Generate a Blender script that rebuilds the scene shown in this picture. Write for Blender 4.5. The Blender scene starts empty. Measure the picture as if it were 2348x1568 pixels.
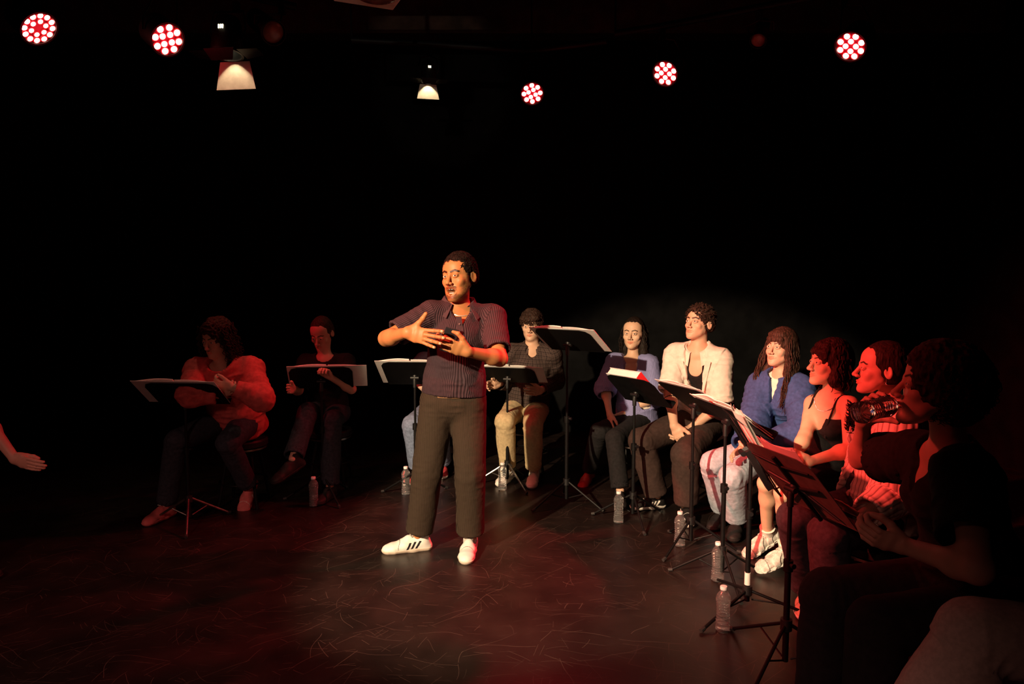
import bpy, bmesh, math, random, time
import numpy as np
from mathutils import Vector, Matrix

random.seed(7)
SC = bpy.context.scene
COL = SC.collection
T0 = time.time()

# ------------------------------------------------------------------ camera
FPX, CX, CY, CAM_H = 1650.0, 1174.0, 784.0, 1.575
TH = math.atan(142.0 / FPX)                      # looking slightly down
cam_d = bpy.data.cameras.new('camera')
cam = bpy.data.objects.new('camera', cam_d)
COL.objects.link(cam)
cam.location = (0, 0, CAM_H)
cam.rotation_euler = (math.pi / 2 - TH, 0, 0)
cam_d.sensor_width = 36.0
cam_d.lens = FPX / 2348.0 * 36.0
cam_d.clip_start = 0.05
SC.camera = cam

# ------------------------------------------------------------------ exposure, world
SC.view_settings.view_transform = 'Standard'
SC.view_settings.look = 'None'
SC.view_settings.exposure = 0.0
SC.view_settings.gamma = 1.0
SC.view_settings.use_curve_mapping = False
W = bpy.data.worlds.new('dark_room')
W.use_nodes = True
W.node_tree.nodes['Background'].inputs[0].default_value = (0.9, 0.95, 1.0, 1)
W.node_tree.nodes['Background'].inputs[1].default_value = 0.004
SC.world = W

# ------------------------------------------------------------------ stage lights
def spot(name, loc, target, energy, color, angle, blend=0.3, size=0.05):
    d = bpy.data.lights.new(name, 'SPOT')
    d.energy = energy
    d.color = color
    d.spot_size = math.radians(angle)
    d.spot_blend = blend
    d.shadow_soft_size = size
    o = bpy.data.objects.new(name, d)
    COL.objects.link(o)
    o.location = loc
    o.rotation_euler = (Vector(target) - Vector(loc)).to_track_quat('-Z', 'Y').to_euler()
    return o

WARM = (1.0, 0.74, 0.46)
RED = (1.0, 0.022, 0.042)
# front-of-house key light, above and to the left of the photographer
spot('key_light', (-3.0, -1.0, 3.3), (0.33, 4.50, 0.50), 3600, WARM, 26.8, 0.28, 0.05)
# soft wash from the audience side
spot('front_wash', (-2.1, -0.9, 3.0), (-1.35, 1.6, 0.0), 430, (1.0, .42, .32), 71, 0.9, 0.25)
# red LED can over the audience, out of frame above
spot('led_wash', (-2.9, 2.4, 3.15), (1.52, 3.68, 1.0), 1900, (1.0, 0.06, 0.045), 41, 1.0, 0.07)
# the five red LED cans: position of the lens, where it points
PARS = [
    dict(px=88, py=64, Y=4.20, r=.093, n=(6, 12), aim=(-1.1, 5.0, 1.1), e=130, sp=40),
    dict(px=383, py=90, Y=4.40, r=.090, n=(4, 8), aim=(0.3, 4.1, 1.0), e=110, sp=42, c=(1.0, .045, .04)),
    dict(px=1220, py=214, Y=5.67, r=.080, n=(4, 8), aim=(0.5, 3.2, 0.0), e=70, sp=50),
    dict(px=1526, py=168, Y=5.12, r=.082, n=(4, 8), aim=(-0.9, 4.2, 0.8), e=260, sp=50),
    dict(px=1951, py=106, Y=4.50, r=.084, n=(4, 8), aim=(0.0, 4.1, 0.5), e=800, sp=38),
]

# ------------------------------------------------------------------ pixel <-> world
ST, CT = math.sin(TH), math.cos(TH)
def ray(px, py):
    x, y = (px - CX) / FPX, -(py - CY) / FPX
    return Vector((x, CT + y * ST, -ST + y * CT))
ORG = Vector((0, 0, CAM_H))
def P(px, py, Y):
    d = ray(px, py)
    return ORG + d * (Y / d.y)
def FL(px, py, z=0.0):
    d = ray(px, py)
    return ORG + d * ((z - CAM_H) / d.z)
def CH(parent, px, py, L, s=-1):
    """joint seen at a pixel, at bone length L from its parent (s=-1 nearer, +1 farther)"""
    d = ray(px, py).normalized()
    oc = ORG - parent
    b = d.dot(oc)
    disc = b * b - (oc.dot(oc) - L * L)
    t = -b + s * math.sqrt(max(disc, 0.0))
    q = ORG + d * t
    if disc < 0:
        q = parent + (q - parent).normalized() * min(L * 1.12, (q - parent).length)
    return q
def pix(v):
    r = v - ORG
    zc = r.y * CT - r.z * ST
    return (CX + FPX * r.x / zc, CY - FPX * (r.y * ST + r.z * CT) / zc)

for p in PARS:
    p['loc'] = P(p['px'], p['py'], p['Y'])
    dirv = (Vector(p['aim']) - p['loc']).normalized()
    spot('led_light', p['loc'] + dirv * 0.03, p['aim'], p['e'], p.get('c', RED), p['sp'], 0.8, 0.07)
    sl = bpy.data.lights.new('led_spill', 'POINT'); sl.energy = 2.2; sl.color = RED; sl.shadow_soft_size = .08
    so = bpy.data.objects.new('led_spill', sl); COL.objects.link(so); so.location = p['loc'] + dirv * 0.06

# ------------------------------------------------------------------ materials
def mat(name, col, rough=0.6, metal=0.0, spec=0.5, **kw):
    m = bpy.data.materials.new(name)
    m.use_nodes = True
    b = m.node_tree.nodes['Principled BSDF']
    b.inputs['Base Color'].default_value = (*col, 1)
    b.inputs['Roughness'].default_value = rough
    b.inputs['Metallic'].default_value = metal
    b.inputs['Specular IOR Level'].default_value = spec
    if kw.get('trans'):
        b.inputs['Transmission Weight'].default_value = kw['trans']
        b.inputs['IOR'].default_value = kw.get('ior', 1.35)
    if kw.get('emit'):
        b.inputs['Emission Color'].default_value = (*kw['emit'], 1)
        b.inputs['Emission Strength'].default_value = kw.get('es', 1.0)
    if kw.get('sheen'):
        b.inputs['Sheen Weight'].default_value = kw['sheen']
        b.inputs['Sheen Roughness'].default_value = 0.6
    return m
def nn(m, t, **inp):
    n = m.node_tree.nodes.new(t)
    for k, v in inp.items():
        if k in n.inputs: n.inputs[k].default_value = v
        else: setattr(n, k, v)
    return n
def lk(m, a, b): m.node_tree.links.new(a, b)
def bsdf(m): return m.node_tree.nodes['Principled BSDF']
def noisy(m, c1, c2, scale=8.0, bump=0.0, detail=4.0, bscale=None):
    """procedural two-tone colour and a little relief"""
    tc = nn(m, 'ShaderNodeTexCoord')
    n = nn(m, 'ShaderNodeTexNoise'); n.inputs['Scale'].default_value = scale; n.inputs['Detail'].default_value = detail
    lk(m, tc.outputs['Object'], n.inputs['Vector'])
    r = nn(m, 'ShaderNodeValToRGB')
    r.color_ramp.elements[0].position = 0.35; r.color_ramp.elements[0].color = (*c1, 1)
    r.color_ramp.elements[1].position = 0.65; r.color_ramp.elements[1].color = (*c2, 1)
    lk(m, n.outputs['Fac'], r.inputs['Fac']); lk(m, r.outputs['Color'], bsdf(m).inputs['Base Color'])
    if bump:
        n2 = nn(m, 'ShaderNodeTexNoise'); n2.inputs['Scale'].default_value = bscale or scale * 12; n2.inputs['Detail'].default_value = 3
        lk(m, tc.outputs['Object'], n2.inputs['Vector'])
        b = nn(m, 'ShaderNodeBump'); b.inputs['Strength'].default_value = bump; b.inputs['Distance'].default_value = 0.003
        lk(m, n2.outputs['Fac'], b.inputs['Height']); lk(m, b.outputs['Normal'], bsdf(m).inputs['Normal'])
    return m
def fabric(name, col, var=0.25, rough=0.85, scale=30, bump=0.3, sheen=0.0, spec=0.2):
    m = mat(name, col, rough, spec=spec, sheen=sheen)
    lo = tuple(c * (1 - var) for c in col); hi = tuple(min(1, c * (1 + var)) for c in col)
    return noisy(m, lo, hi, scale, bump)
def ribbed(name, c_lo, c_hi, axis, period, bump=0.6, rough=0.85, spec=0.2, thin=(.15, .75)):
    """stripes along the cloth attribute (x: around the body, y: along it)"""
    m = mat(name, c_hi, rough, spec=spec)
    at = nn(m, 'ShaderNodeAttribute'); at.attribute_name = 'cloth'
    sp = nn(m, 'ShaderNodeSeparateXYZ'); lk(m, at.outputs['Vector'], sp.inputs[0])
    def wave(out, per):
        mu = nn(m, 'ShaderNodeMath'); mu.operation = 'MULTIPLY'; mu.inputs[1].default_value = 2 * math.pi / per
        lk(m, out, mu.inputs[0])
        s = nn(m, 'ShaderNodeMath'); s.operation = 'SINE'; lk(m, mu.outputs[0], s.inputs[0])
        a = nn(m, 'ShaderNodeMath'); a.operation = 'MULTIPLY_ADD'; a.inputs[1].default_value = .5; a.inputs[2].default_value = .5
        lk(m, s.outputs[0], a.inputs[0]); return a.outputs[0]
    w = wave(sp.outputs[axis], period)
    r = nn(m, 'ShaderNodeValToRGB')
    r.color_ramp.elements[0].position = thin[0]; r.color_ramp.elements[0].color = (*c_lo, 1)
    r.color_ramp.elements[1].position = thin[1]; r.color_ramp.elements[1].color = (*c_hi, 1)
    lk(m, w, r.inputs['Fac'])
    lk(m, r.outputs['Color'], bsdf(m).inputs['Base Color'])
    b = nn(m, 'ShaderNodeBump'); b.inputs['Strength'].default_value = bump; b.inputs['Distance'].default_value = 0.004
    lk(m, w, b.inputs['Height']); lk(m, b.outputs['Normal'], bsdf(m).inputs['Normal'])
    return m
def plaid(name, base, dark, light, p1=0.045, p2=0.045):
    m = mat(name, base, 0.85, spec=0.2)
    at = nn(m, 'ShaderNodeAttribute'); at.attribute_name = 'cloth'
    sp = nn(m, 'ShaderNodeSeparateXYZ'); lk(m, at.outputs['Vector'], sp.inputs[0])
    cur = None
    mixes = []
    for out, per, width, colr in ((0, p1, .34, dark), (1, p2, .34, dark), (0, p1 / 2, .16, light), (1, p2 / 2, .16, light)):
        d = nn(m, 'ShaderNodeMath'); d.operation = 'DIVIDE'; d.inputs[1].default_value = per
        lk(m, sp.outputs[out], d.inputs[0])
        f = nn(m, 'ShaderNodeMath'); f.operation = 'FRACT'; lk(m, d.outputs[0], f.inputs[0])
        c = nn(m, 'ShaderNodeMath'); c.operation = 'LESS_THAN'; c.inputs[1].default_value = width
        lk(m, f.outputs[0], c.inputs[0])
        s = nn(m, 'ShaderNodeMath'); s.operation = 'MULTIPLY'; s.inputs[1].default_value = .6
        lk(m, c.outputs[0], s.inputs[0])
        mx = nn(m, 'ShaderNodeMix'); mx.data_type = 'RGBA'
        lk(m, s.outputs[0], mx.inputs[0])
        if cur is None: mx.inputs[6].default_value = (*base, 1)
        else: lk(m, cur, mx.inputs[6])
        mx.inputs[7].default_value = (*colr, 1)
        cur = mx.outputs[2]
    lk(m, cur, bsdf(m).inputs['Base Color'])
    return m
def skin(name, col, rough=0.48):
    """skin tone times the mesh's own colouring (lips, stubble, brows)"""
    m = mat(name, col, rough, spec=0.26)
    tc = nn(m, 'ShaderNodeTexCoord')
    n = nn(m, 'ShaderNodeTexNoise'); n.inputs['Scale'].default_value = 25; n.inputs['Detail'].default_value = 5
    lk(m, tc.outputs['Object'], n.inputs['Vector'])
    mr = nn(m, 'ShaderNodeMapRange'); mr.inputs[3].default_value = .86; mr.inputs[4].default_value = 1.12
    lk(m, n.outputs['Fac'], mr.inputs[0])
    at = nn(m, 'ShaderNodeVertexColor'); at.layer_name = 'tone'
    mx = nn(m, 'ShaderNodeMix'); mx.data_type = 'RGBA'; mx.blend_type = 'MULTIPLY'; mx.inputs[0].default_value = 1
    mx.inputs[6].default_value = (*col, 1); lk(m, at.outputs['Color'], mx.inputs[7])
    vm = nn(m, 'ShaderNodeVectorMath'); vm.operation = 'SCALE'
    lk(m, mx.outputs[2], vm.inputs[0]); lk(m, mr.outputs[0], vm.inputs['Scale'])
    lk(m, vm.outputs[0], bsdf(m).inputs['Base Color'])
    return m
def hairmat(name, col):
    m = mat(name, col, 0.62, spec=0.14)
    tc = nn(m, 'ShaderNodeTexCoord')
    mp = nn(m, 'ShaderNodeMapping'); mp.inputs['Scale'].default_value = (1, 1, .25)
    lk(m, tc.outputs['Object'], mp.inputs[0])
    n = nn(m, 'ShaderNodeTexNoise'); n.inputs['Scale'].default_value = 140; n.inputs['Detail'].default_value = 4
    lk(m, mp.outputs[0], n.inputs['Vector'])
    r = nn(m, 'ShaderNodeValToRGB')
    r.color_ramp.elements[0].position = .35; r.color_ramp.elements[0].color = (*[c * .45 for c in col], 1)
    r.color_ramp.elements[1].position = .68; r.color_ramp.elements[1].color = (*[c * 1.6 for c in col], 1)
    lk(m, n.outputs['Fac'], r.inputs['Fac']); lk(m, r.outputs['Color'], bsdf(m).inputs['Base Color'])
    b = nn(m, 'ShaderNodeBump'); b.inputs['Strength'].default_value = .7; b.inputs['Distance'].default_value = .004
    lk(m, n.outputs['Fac'], b.inputs['Height']); lk(m, b.outputs['Normal'], bsdf(m).inputs['Normal'])
    return m

# ------------------------------------------------------------------ mesh helpers
def tag(o, label=None, cat=None, group=None, kind=None):
    if label: o['label'] = label
    if cat: o['category'] = cat
    if group: o['group'] = group
    if kind: o['kind'] = kind
    return o
def empty(name, loc=(0, 0, 0), rz=0.0):
    o = bpy.data.objects.new(name, None)
    o.empty_display_size = 0.1
    o.location = loc; o.rotation_euler = (0, 0, rz)
    COL.objects.link(o)
    return o
def link(name, me, mats, parent=None):
    o = bpy.data.objects.new(name, me)
    for m in (mats if isinstance(mats, (list, tuple)) else [mats]): me.materials.append(m)
    COL.objects.link(o)
    if parent is not None: o.parent = parent
    return o
def inv(parent, o):
    """child built in world coordinates"""
    o.matrix_parent_inverse = Matrix.Translation(parent.location).inverted() if parent.rotation_euler.z == 0 else \
        (Matrix.Translation(parent.location) @ Matrix.Rotation(parent.rotation_euler.z, 4, 'Z')).inverted()
    return o
def frame_of(d, up=Vector((0, 0, 1))):
    d = d.normalized()
    if abs(d.dot(up)) > 0.98: up = Vector((1, 0, 0))
    x = d.cross(up).normalized(); y = x.cross(d).normalized()
    return x, y
class MB:
    """collects simple solids into one mesh"""
    def __init__(s): s.v = []; s.f = []; s.m = []; s.mi = 0
    def add(s, vs, fs):
        n = len(s.v); s.v += [tuple(v) for v in vs]; s.f += [tuple(i + n for i in f) for f in fs]; s.m += [s.mi] * len(fs)
        return s
    def box(s, c, h, R=None):
        R = R or Matrix.Identity(3); c = Vector(c)
        vs = [c + R @ Vector((x * h[0], y * h[1], z * h[2])) for x in (-1, 1) for y in (-1, 1) for z in (-1, 1)]
        return s.add(vs, [(0, 1, 3, 2), (4, 6, 7, 5), (0, 4, 5, 1), (2, 3, 7, 6), (0, 2, 6, 4), (1, 5, 7, 3)])
    def tube(s, pts, r, n=10, cap=True):
        pts = [Vector(p) for p in pts]
        rs = r if isinstance(r, (list, tuple)) else [r] * len(pts)
        vs = []; fs = []
        up = None
        for i, p in enumerate(pts):
            d = (pts[min(i + 1, len(pts) - 1)] - pts[max(i - 1, 0)])
            if d.length < 1e-9: d = Vector((0, 0, 1))
            d.normalize()
            if up is None: x, y = frame_of(d)
            else:
                x = up - d * up.dot(d)
                x = x.normalized() if x.length > 1e-6 else frame_of(d)[0]
                y = x.cross(d)
            up = x
            for k in range(n):
                a = 2 * math.pi * k / n
                vs.append(p + (x * math.cos(a) + y * math.sin(a)) * rs[i])
        for i in range(len(pts) - 1):
            for k in range(n):
                a, b = i * n + k, i * n + (k + 1) % n
                fs.append((a, b, b + n, a + n))
        if cap:
            fs.append(tuple(reversed(range(n)))); fs.append(tuple(range((len(pts) - 1) * n, len(pts) * n)))
        return s.add(vs, fs)
    def lathe(s, prof, c=(0, 0, 0), n=24, R=None, wob=None):
        c = Vector(c); R = R or Matrix.Identity(3); vs = []; fs = []
        for i, (r, z) in enumerate(prof):
            for k in range(n):
                a = 2 * math.pi * k / n
                rr = r * (1 + (wob(a, z) if wob else 0))
                vs.append(c + R @ Vector((rr * math.cos(a), rr * math.sin(a), z)))
        m = len(prof)
        for i in range(m - 1):
            for k in range(n):
                a, b = i * n + k, i * n + (k + 1) % n
                fs.append((a, b, b + n, a + n))
        fs.append(tuple(reversed(range(n)))); fs.append(tuple(range((m - 1) * n, m * n)))
        return s.add(vs, fs)
    def sheet(s, G, t):
        """grid of points thickened by t"""
        G = [[Vector(p) for p in row] for row in G]
        nu, nv = len(G), len(G[0])
        N = []
        for i in range(nu):
            row = []
            for j in range(nv):
                a = G[min(i + 1, nu - 1)][j] - G[max(i - 1, 0)][j]
                b = G[i][min(j + 1, nv - 1)] - G[i][max(j - 1, 0)]
                nrm = a.cross(b)
                row.append(nrm.normalized() if nrm.length > 1e-12 else Vector((0, 0, 1)))
            N.append(row)
        vs = [G[i][j] + N[i][j] * t / 2 for i in range(nu) for j in range(nv)] + [G[i][j] - N[i][j] * t / 2 for i in range(nu) for j in range(nv)]
        fs = []; o = nu * nv
        for i in range(nu - 1):
            for j in range(nv - 1):
                a = i * nv + j
                fs.append((a, a + nv, a + nv + 1, a + 1)); fs.append((a + o, a + 1 + o, a + nv + 1 + o, a + nv + o))
        for i in range(nu - 1):
            a = i * nv; fs.append((a, a + o, a + nv + o, a + nv))
            a = i * nv + nv - 1; fs.append((a, a + nv, a + nv + o, a + o))
        for j in range(nv - 1):
            a = j; fs.append((a, a + 1, a + 1 + o, a + o))
            a = (nu - 1) * nv + j; fs.append((a, a + o, a + 1 + o, a + 1))
        return s.add(vs, fs)
    def ball(s, c, r, n=16, R=None):
        c = Vector(c); r = r if isinstance(r, (tuple, list)) else (r, r, r); R = R or Matrix.Identity(3)
        prof = [(math.sin(math.pi * i / (n // 2 + 1)), -math.cos(math.pi * i / (n // 2 + 1))) for i in range(n // 2 + 2)]
        prof[0] = (1e-4, -1); prof[-1] = (1e-4, 1)
        S = R @ Matrix.Diagonal(Vector(r))
        return s.lathe(prof, c, n, S)
    def build(s, name, mats, parent=None, smooth=True, bevel=0.0, world=True):
        me = bpy.data.meshes.new(name)
        me.from_pydata(s.v, [], s.f)
        me.polygons.foreach_set('material_index', s.m)
        if smooth:
            me.polygons.foreach_set('use_smooth', [True] * len(me.polygons))
            me.set_sharp_from_angle(angle=math.radians(38))
        me.update()
        o = link(name, me, mats, parent)
        if bevel:
            b = o.modifiers.new('bevel', 'BEVEL'); b.width = bevel; b.segments = 2; b.limit_method = 'ANGLE'
        if parent is not None and world: inv(parent, o)
        return o
# ------------------------------------------------------------------ solids from distance fields
def A(v): return np.array(v, dtype=np.float32)
class Prim:
    def __init__(s, fn, lo, hi): s.fn = fn; s.lo = np.array(lo, float); s.hi = np.array(hi, float)
def rc(a, b, ra, rb=None):
    """rounded cone"""
    rb = ra if rb is None else rb
    a, b = np.array(a, float), np.array(b, float); ab = b - a; L2 = max(ab @ ab, 1e-12); R = max(ra, rb)
    def fn(X, Y, Z):
        x, y, z = X - a[0], Y - a[1], Z - a[2]
        t = np.clip((x * ab[0] + y * ab[1] + z * ab[2]) / L2, 0, 1)
        return np.sqrt((x - t * ab[0]) ** 2 + (y - t * ab[1]) ** 2 + (z - t * ab[2]) ** 2) - (ra + (rb - ra) * t)
    return Prim(fn, np.minimum(a, b) - R, np.maximum(a, b) + R)
def erc(a, b, s0, s1, r, f):
    """rounded cone with an elliptical section; s = (half width along r, half depth along f)"""
    a, b = np.array(a, float), np.array(b, float); ab = b - a; L2 = max(ab @ ab, 1e-12)
    ax = ab / math.sqrt(L2)
    r = np.array(r, float); r = r - ax * (r @ ax); r /= np.linalg.norm(r)
    f2 = np.cross(ax, r)
    if f2 @ np.array(f, float) < 0: f2 = -f2
    R = max(*s0, *s1)
    def fn(X, Y, Z):
        x, y, z = X - a[0], Y - a[1], Z - a[2]
        t = np.clip((x * ab[0] + y * ab[1] + z * ab[2]) / L2, 0, 1)
        x = x - t * ab[0]; y = y - t * ab[1]; z = z - t * ab[2]
        u = x * r[0] + y * r[1] + z * r[2]; v = x * f2[0] + y * f2[1] + z * f2[2]; w = x * ax[0] + y * ax[1] + z * ax[2]
        Aa = s0[0] + (s1[0] - s0[0]) * t; B = s0[1] + (s1[1] - s0[1]) * t; C = np.minimum(Aa, B)
        k0 = np.sqrt((u / Aa) ** 2 + (v / B) ** 2 + (w / C) ** 2)
        k1 = np.sqrt((u / Aa ** 2) ** 2 + (v / B ** 2) ** 2 + (w / C ** 2) ** 2) + 1e-6
        return k0 * (k0 - 1) / k1
    return Prim(fn, np.minimum(a, b) - R, np.maximum(a, b) + R)
def ell(c, r, R=None):
    c = np.array(c, float); r = (r, r, r) if isinstance(r, (int, float)) else r
    M = np.eye(3) if R is None else np.array(R, float)       # columns = axes
    m = max(r)
    def fn(X, Y, Z):
        x, y, z = X - c[0], Y - c[1], Z - c[2]
        u = x * M[0, 0] + y * M[1, 0] + z * M[2, 0]; v = x * M[0, 1] + y * M[1, 1] + z * M[2, 1]; w = x * M[0, 2] + y * M[1, 2] + z * M[2, 2]
        k0 = np.sqrt((u / r[0]) ** 2 + (v / r[1]) ** 2 + (w / r[2]) ** 2)
        k1 = np.sqrt((u / r[0] ** 2) ** 2 + (v / r[1] ** 2) ** 2 + (w / r[2] ** 2) ** 2) + 1e-6
        return k0 * (k0 - 1) / k1
    ext = np.array(r) if R is None else np.array([m] * 3)
    return Prim(fn, c - ext, c + ext)
def rbox(c, h, R=None, rr=0.005):
    c = np.array(c, float); M = np.eye(3) if R is None else np.array(R, float); m = math.sqrt(sum(q * q for q in h))
    def fn(X, Y, Z):
        x, y, z = X - c[0], Y - c[1], Z - c[2]
        u = np.abs(x * M[0, 0] + y * M[1, 0] + z * M[2, 0]) - h[0] + rr; v = np.abs(x * M[0, 1] + y * M[1, 1] + z * M[2, 1]) - h[1] + rr
        w = np.abs(x * M[0, 2] + y * M[1, 2] + z * M[2, 2]) - h[2] + rr
        return np.sqrt(np.maximum(u, 0) ** 2 + np.maximum(v, 0) ** 2 + np.maximum(w, 0) ** 2) + np.minimum(np.maximum(np.maximum(u, v), w), 0) - rr
    e = np.array(h) if R is None else np.array([m] * 3)
    return Prim(fn, c - e, c + e)
def flat(p, pt, n, pad=None):
    """primitive cut flat by the half space on the +n side of pt"""
    pt = np.array(pt, float); n = np.array(n, float); n /= np.linalg.norm(n)
    def fn(X, Y, Z):
        return np.maximum(p.fn(X, Y, Z), (X - pt[0]) * n[0] + (Y - pt[1]) * n[1] + (Z - pt[2]) * n[2])
    return Prim(fn, p.lo, p.hi)
class Field:
    def __init__(s, lo, hi, h, big=0.06):
        s.lo = np.array(lo, float); s.h = h
        s.n = np.maximum(4, np.ceil((np.array(hi, float) - s.lo) / h).astype(int) + 1)
        s.D = np.full(s.n, big, np.float32)
        s.ax = [(s.lo[i] + h * np.arange(s.n[i])).astype(np.float32) for i in range(3)]
    def _s(s, p, pad):
        i0 = np.clip(np.floor((p.lo - pad - s.lo) / s.h).astype(int), 0, s.n); i1 = np.clip(np.ceil((p.hi + pad - s.lo) / s.h).astype(int) + 1, 0, s.n)
        if np.any(i1 <= i0): return None, None
        sl = tuple(slice(a, b) for a, b in zip(i0, i1))
        return sl, (s.ax[0][sl[0]][:, None, None], s.ax[1][sl[1]][None, :, None], s.ax[2][sl[2]][None, None, :])
    def add(s, p, k=0.01):
        sl, g = s._s(p, k + 2 * s.h)
        if sl is None: return s
        a = s.D[sl]; b = p.fn(*g)
        hh = np.maximum(k - np.abs(a - b), 0)
        s.D[sl] = np.minimum(a, b) - hh * hh / (4 * k)
        return s
    def cut(s, p, k=0.004):
        sl, g = s._s(p, k + 2 * s.h)
        if sl is None: return s
        a = s.D[sl]; b = -p.fn(*g)
        hh = np.maximum(k - np.abs(a - b), 0)
        s.D[sl] = np.maximum(a, b) + hh * hh / (4 * k)
        return s
    def half(s, pt, n):
        """keep only the side opposite to n"""
        pt = np.array(pt, float); n = np.array(n, float); n /= np.linalg.norm(n)
        X, Y, Z = s.ax[0][:, None, None], s.ax[1][None, :, None], s.ax[2][None, None, :]
        s.D = np.maximum(s.D, ((X - pt[0]) * n[0] + (Y - pt[1]) * n[1] + (Z - pt[2]) * n[2]).astype(np.float32))
        return s
    def mesh(s):
        D = s.D; h = s.h
        sg = D < 0
        cnt = np.zeros(tuple(np.array(D.shape) - 1), np.uint8)
        for i in (0, 1):
            for j in (0, 1):
                for k in (0, 1):
                    cnt += sg[i:D.shape[0] - 1 + i, j:D.shape[1] - 1 + j, k:D.shape[2] - 1 + k]
        cell = (cnt > 0) & (cnt < 8)
        I, J, K = np.nonzero(cell)
        if len(I) == 0: return np.zeros((0, 3)), np.zeros((0, 4), int)
        idx = np.full(cell.shape, -1, np.int32); idx[I, J, K] = np.arange(len(I))
        cv = {}
        for i in (0, 1):
            for j in (0, 1):
                for k in (0, 1): cv[(i, j, k)] = D[I + i, J + j, K + k]
        acc = np.zeros((len(I), 3)); num = np.zeros(len(I))
        for c0 in cv:
            for a in range(3):
                if c0[a] == 0:
                    c1 = list(c0); c1[a] = 1; c1 = tuple(c1)
                    v0, v1 = cv[c0], cv[c1]
                    m = (v0 < 0) != (v1 < 0)
                    t = np.where(m, v0 / np.where(m, v0 - v1, 1), 0)
                    p = np.zeros((len(I), 3)); p[:] = c0; p[:, a] = t
                    acc += p * m[:, None]; num += m
        V = (np.stack([I, J, K], 1) + acc / num[:, None]) * h + s.lo
        Q = []
        for a in range(3):
            b, c = (a + 1) % 3, (a + 2) % 3
            sh = [slice(None)] * 3; sh2 = [slice(None)] * 3
            sh[a] = slice(0, -1); sh2[a] = slice(1, None)
            s0, s1 = sg[tuple(sh)], sg[tuple(sh2)]
            m = s0 != s1
            E = np.stack(np.nonzero(m), 1)
            E = E[(E[:, b] > 0) & (E[:, c] > 0) & (E[:, b] < D.shape[b] - 1) & (E[:, c] < D.shape[c] - 1)]
            if not len(E): continue
            def g(db, dc):
                e = E.copy(); e[:, b] += db; e[:, c] += dc
                return idx[e[:, 0], e[:, 1], e[:, 2]]
            q = np.stack([g(-1, -1), g(0, -1), g(0, 0), g(-1, 0)], 1)
            fl = s0[E[:, 0], E[:, 1], E[:, 2]]
            q = np.where(fl[:, None], q, q[:, ::-1])
            Q.append(q)
        return V, np.concatenate(Q)
def bounds(prims, pad=0.02):
    return np.min([p.lo for p in prims], 0) - pad, np.max([p.hi for p in prims], 0) + pad
def normals(V, Q):
    a = V[Q[:, 2]] - V[Q[:, 0]]; b = V[Q[:, 3]] - V[Q[:, 1]]
    n = np.cross(a, b); N = np.zeros_like(V)
    for i in range(4): np.add.at(N, Q[:, i], n)
    return N / (np.linalg.norm(N, axis=1, keepdims=True) + 1e-12)
_rng = np.random.default_rng(3)
_LAT = _rng.random((32, 32, 32)).astype(np.float32)
def vnoise(Pt):
    """smooth value noise in -1..1 at points (n,3)"""
    f = np.floor(Pt); t = Pt - f; t = t * t * (3 - 2 * t); i = f.astype(int) & 31; j = (i + 1) & 31
    o = 0
    for a in (0, 1):
        for b in (0, 1):
            for c in (0, 1):
                w = (t[:, 0] if a else 1 - t[:, 0]) * (t[:, 1] if b else 1 - t[:, 1]) * (t[:, 2] if c else 1 - t[:, 2])
                o = o + w * _LAT[(j if a else i)[:, 0], (j if b else i)[:, 1], (j if c else i)[:, 2]]
    return o * 2 - 1
def to_mesh(name, V, Q, mi=None, tone=None, cloth=None, extra=None):
    """numpy quads -> Blender mesh; extra = list of (verts, faces, material index)"""
    me = bpy.data.meshes.new(name)
    V = np.asarray(V, np.float32); nv, nq = len(V), len(Q)
    ev = []; ef = []; em = []
    base = nv
    for (vs, fs, m) in (extra or []):
        ev += [tuple(v) for v in vs]; ef += [tuple(i + base for i in f) for f in fs]; em += [m] * len(fs); base += len(vs)
    if ev: V = np.concatenate([V, np.array(ev, np.float32)])
    loops = np.concatenate([Q.reshape(-1)] + [np.array(f) for f in ef]) if ef else Q.reshape(-1)
    starts = np.concatenate([np.arange(nq) * 4, nq * 4 + np.cumsum([0] + [len(f) for f in ef])[:-1]]) if ef else np.arange(nq) * 4
    me.vertices.add(len(V)); me.vertices.foreach_set('co', V.reshape(-1))
    me.loops.add(len(loops)); me.loops.foreach_set('vertex_index', loops.astype(np.int32))
    me.polygons.add(len(starts)); me.polygons.foreach_set('loop_start', starts.astype(np.int32))
    m_all = np.concatenate([mi if mi is not None else np.zeros(nq, int), np.array(em, int)]) if ef else (mi if mi is not None else np.zeros(nq, int))
    me.polygons.foreach_set('material_index', m_all.astype(np.int32))
    me.update(calc_edges=True)
    me.polygons.foreach_set('use_smooth', np.ones(len(starts), bool))
    me.validate()
    if tone is not None:
        c = me.color_attributes.new('tone', 'FLOAT_COLOR', 'POINT')
        d = np.ones((len(me.vertices), 4), np.float32); d[:nv, :3] = tone
        c.data.foreach_set('color', d.reshape(-1))
    if cloth is not None:
        c = me.attributes.new('cloth', 'FLOAT_VECTOR', 'POINT')
        d = np.zeros((len(me.vertices), 3), np.float32); d[:nv] = cloth
        c.data.foreach_set('vector', d.reshape(-1))
    return me
# ------------------------------------------------------------------ people
def V3(*a): return Vector(a)
def lerp(a, b, t): return a + (b - a) * t
EYEW = mat('eye_white', (.75, .72, .68), .25)
EYED = mat('eye_dark', (.015, .008, .006), .12)
TEETH = mat('teeth', (.8, .76, .68), .25)
MOUTH = mat('mouth_inside', (.12, .015, .012), .5)

def head_axes(F, U=Vector((0, 0, 1))):
    y = Vector(F).normalized(); z = (U - y * U.dot(y)).normalized(); x = y.cross(z)
    return Matrix((x, y, z)).transposed()           # columns x(right) y(front) z(up)

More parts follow.
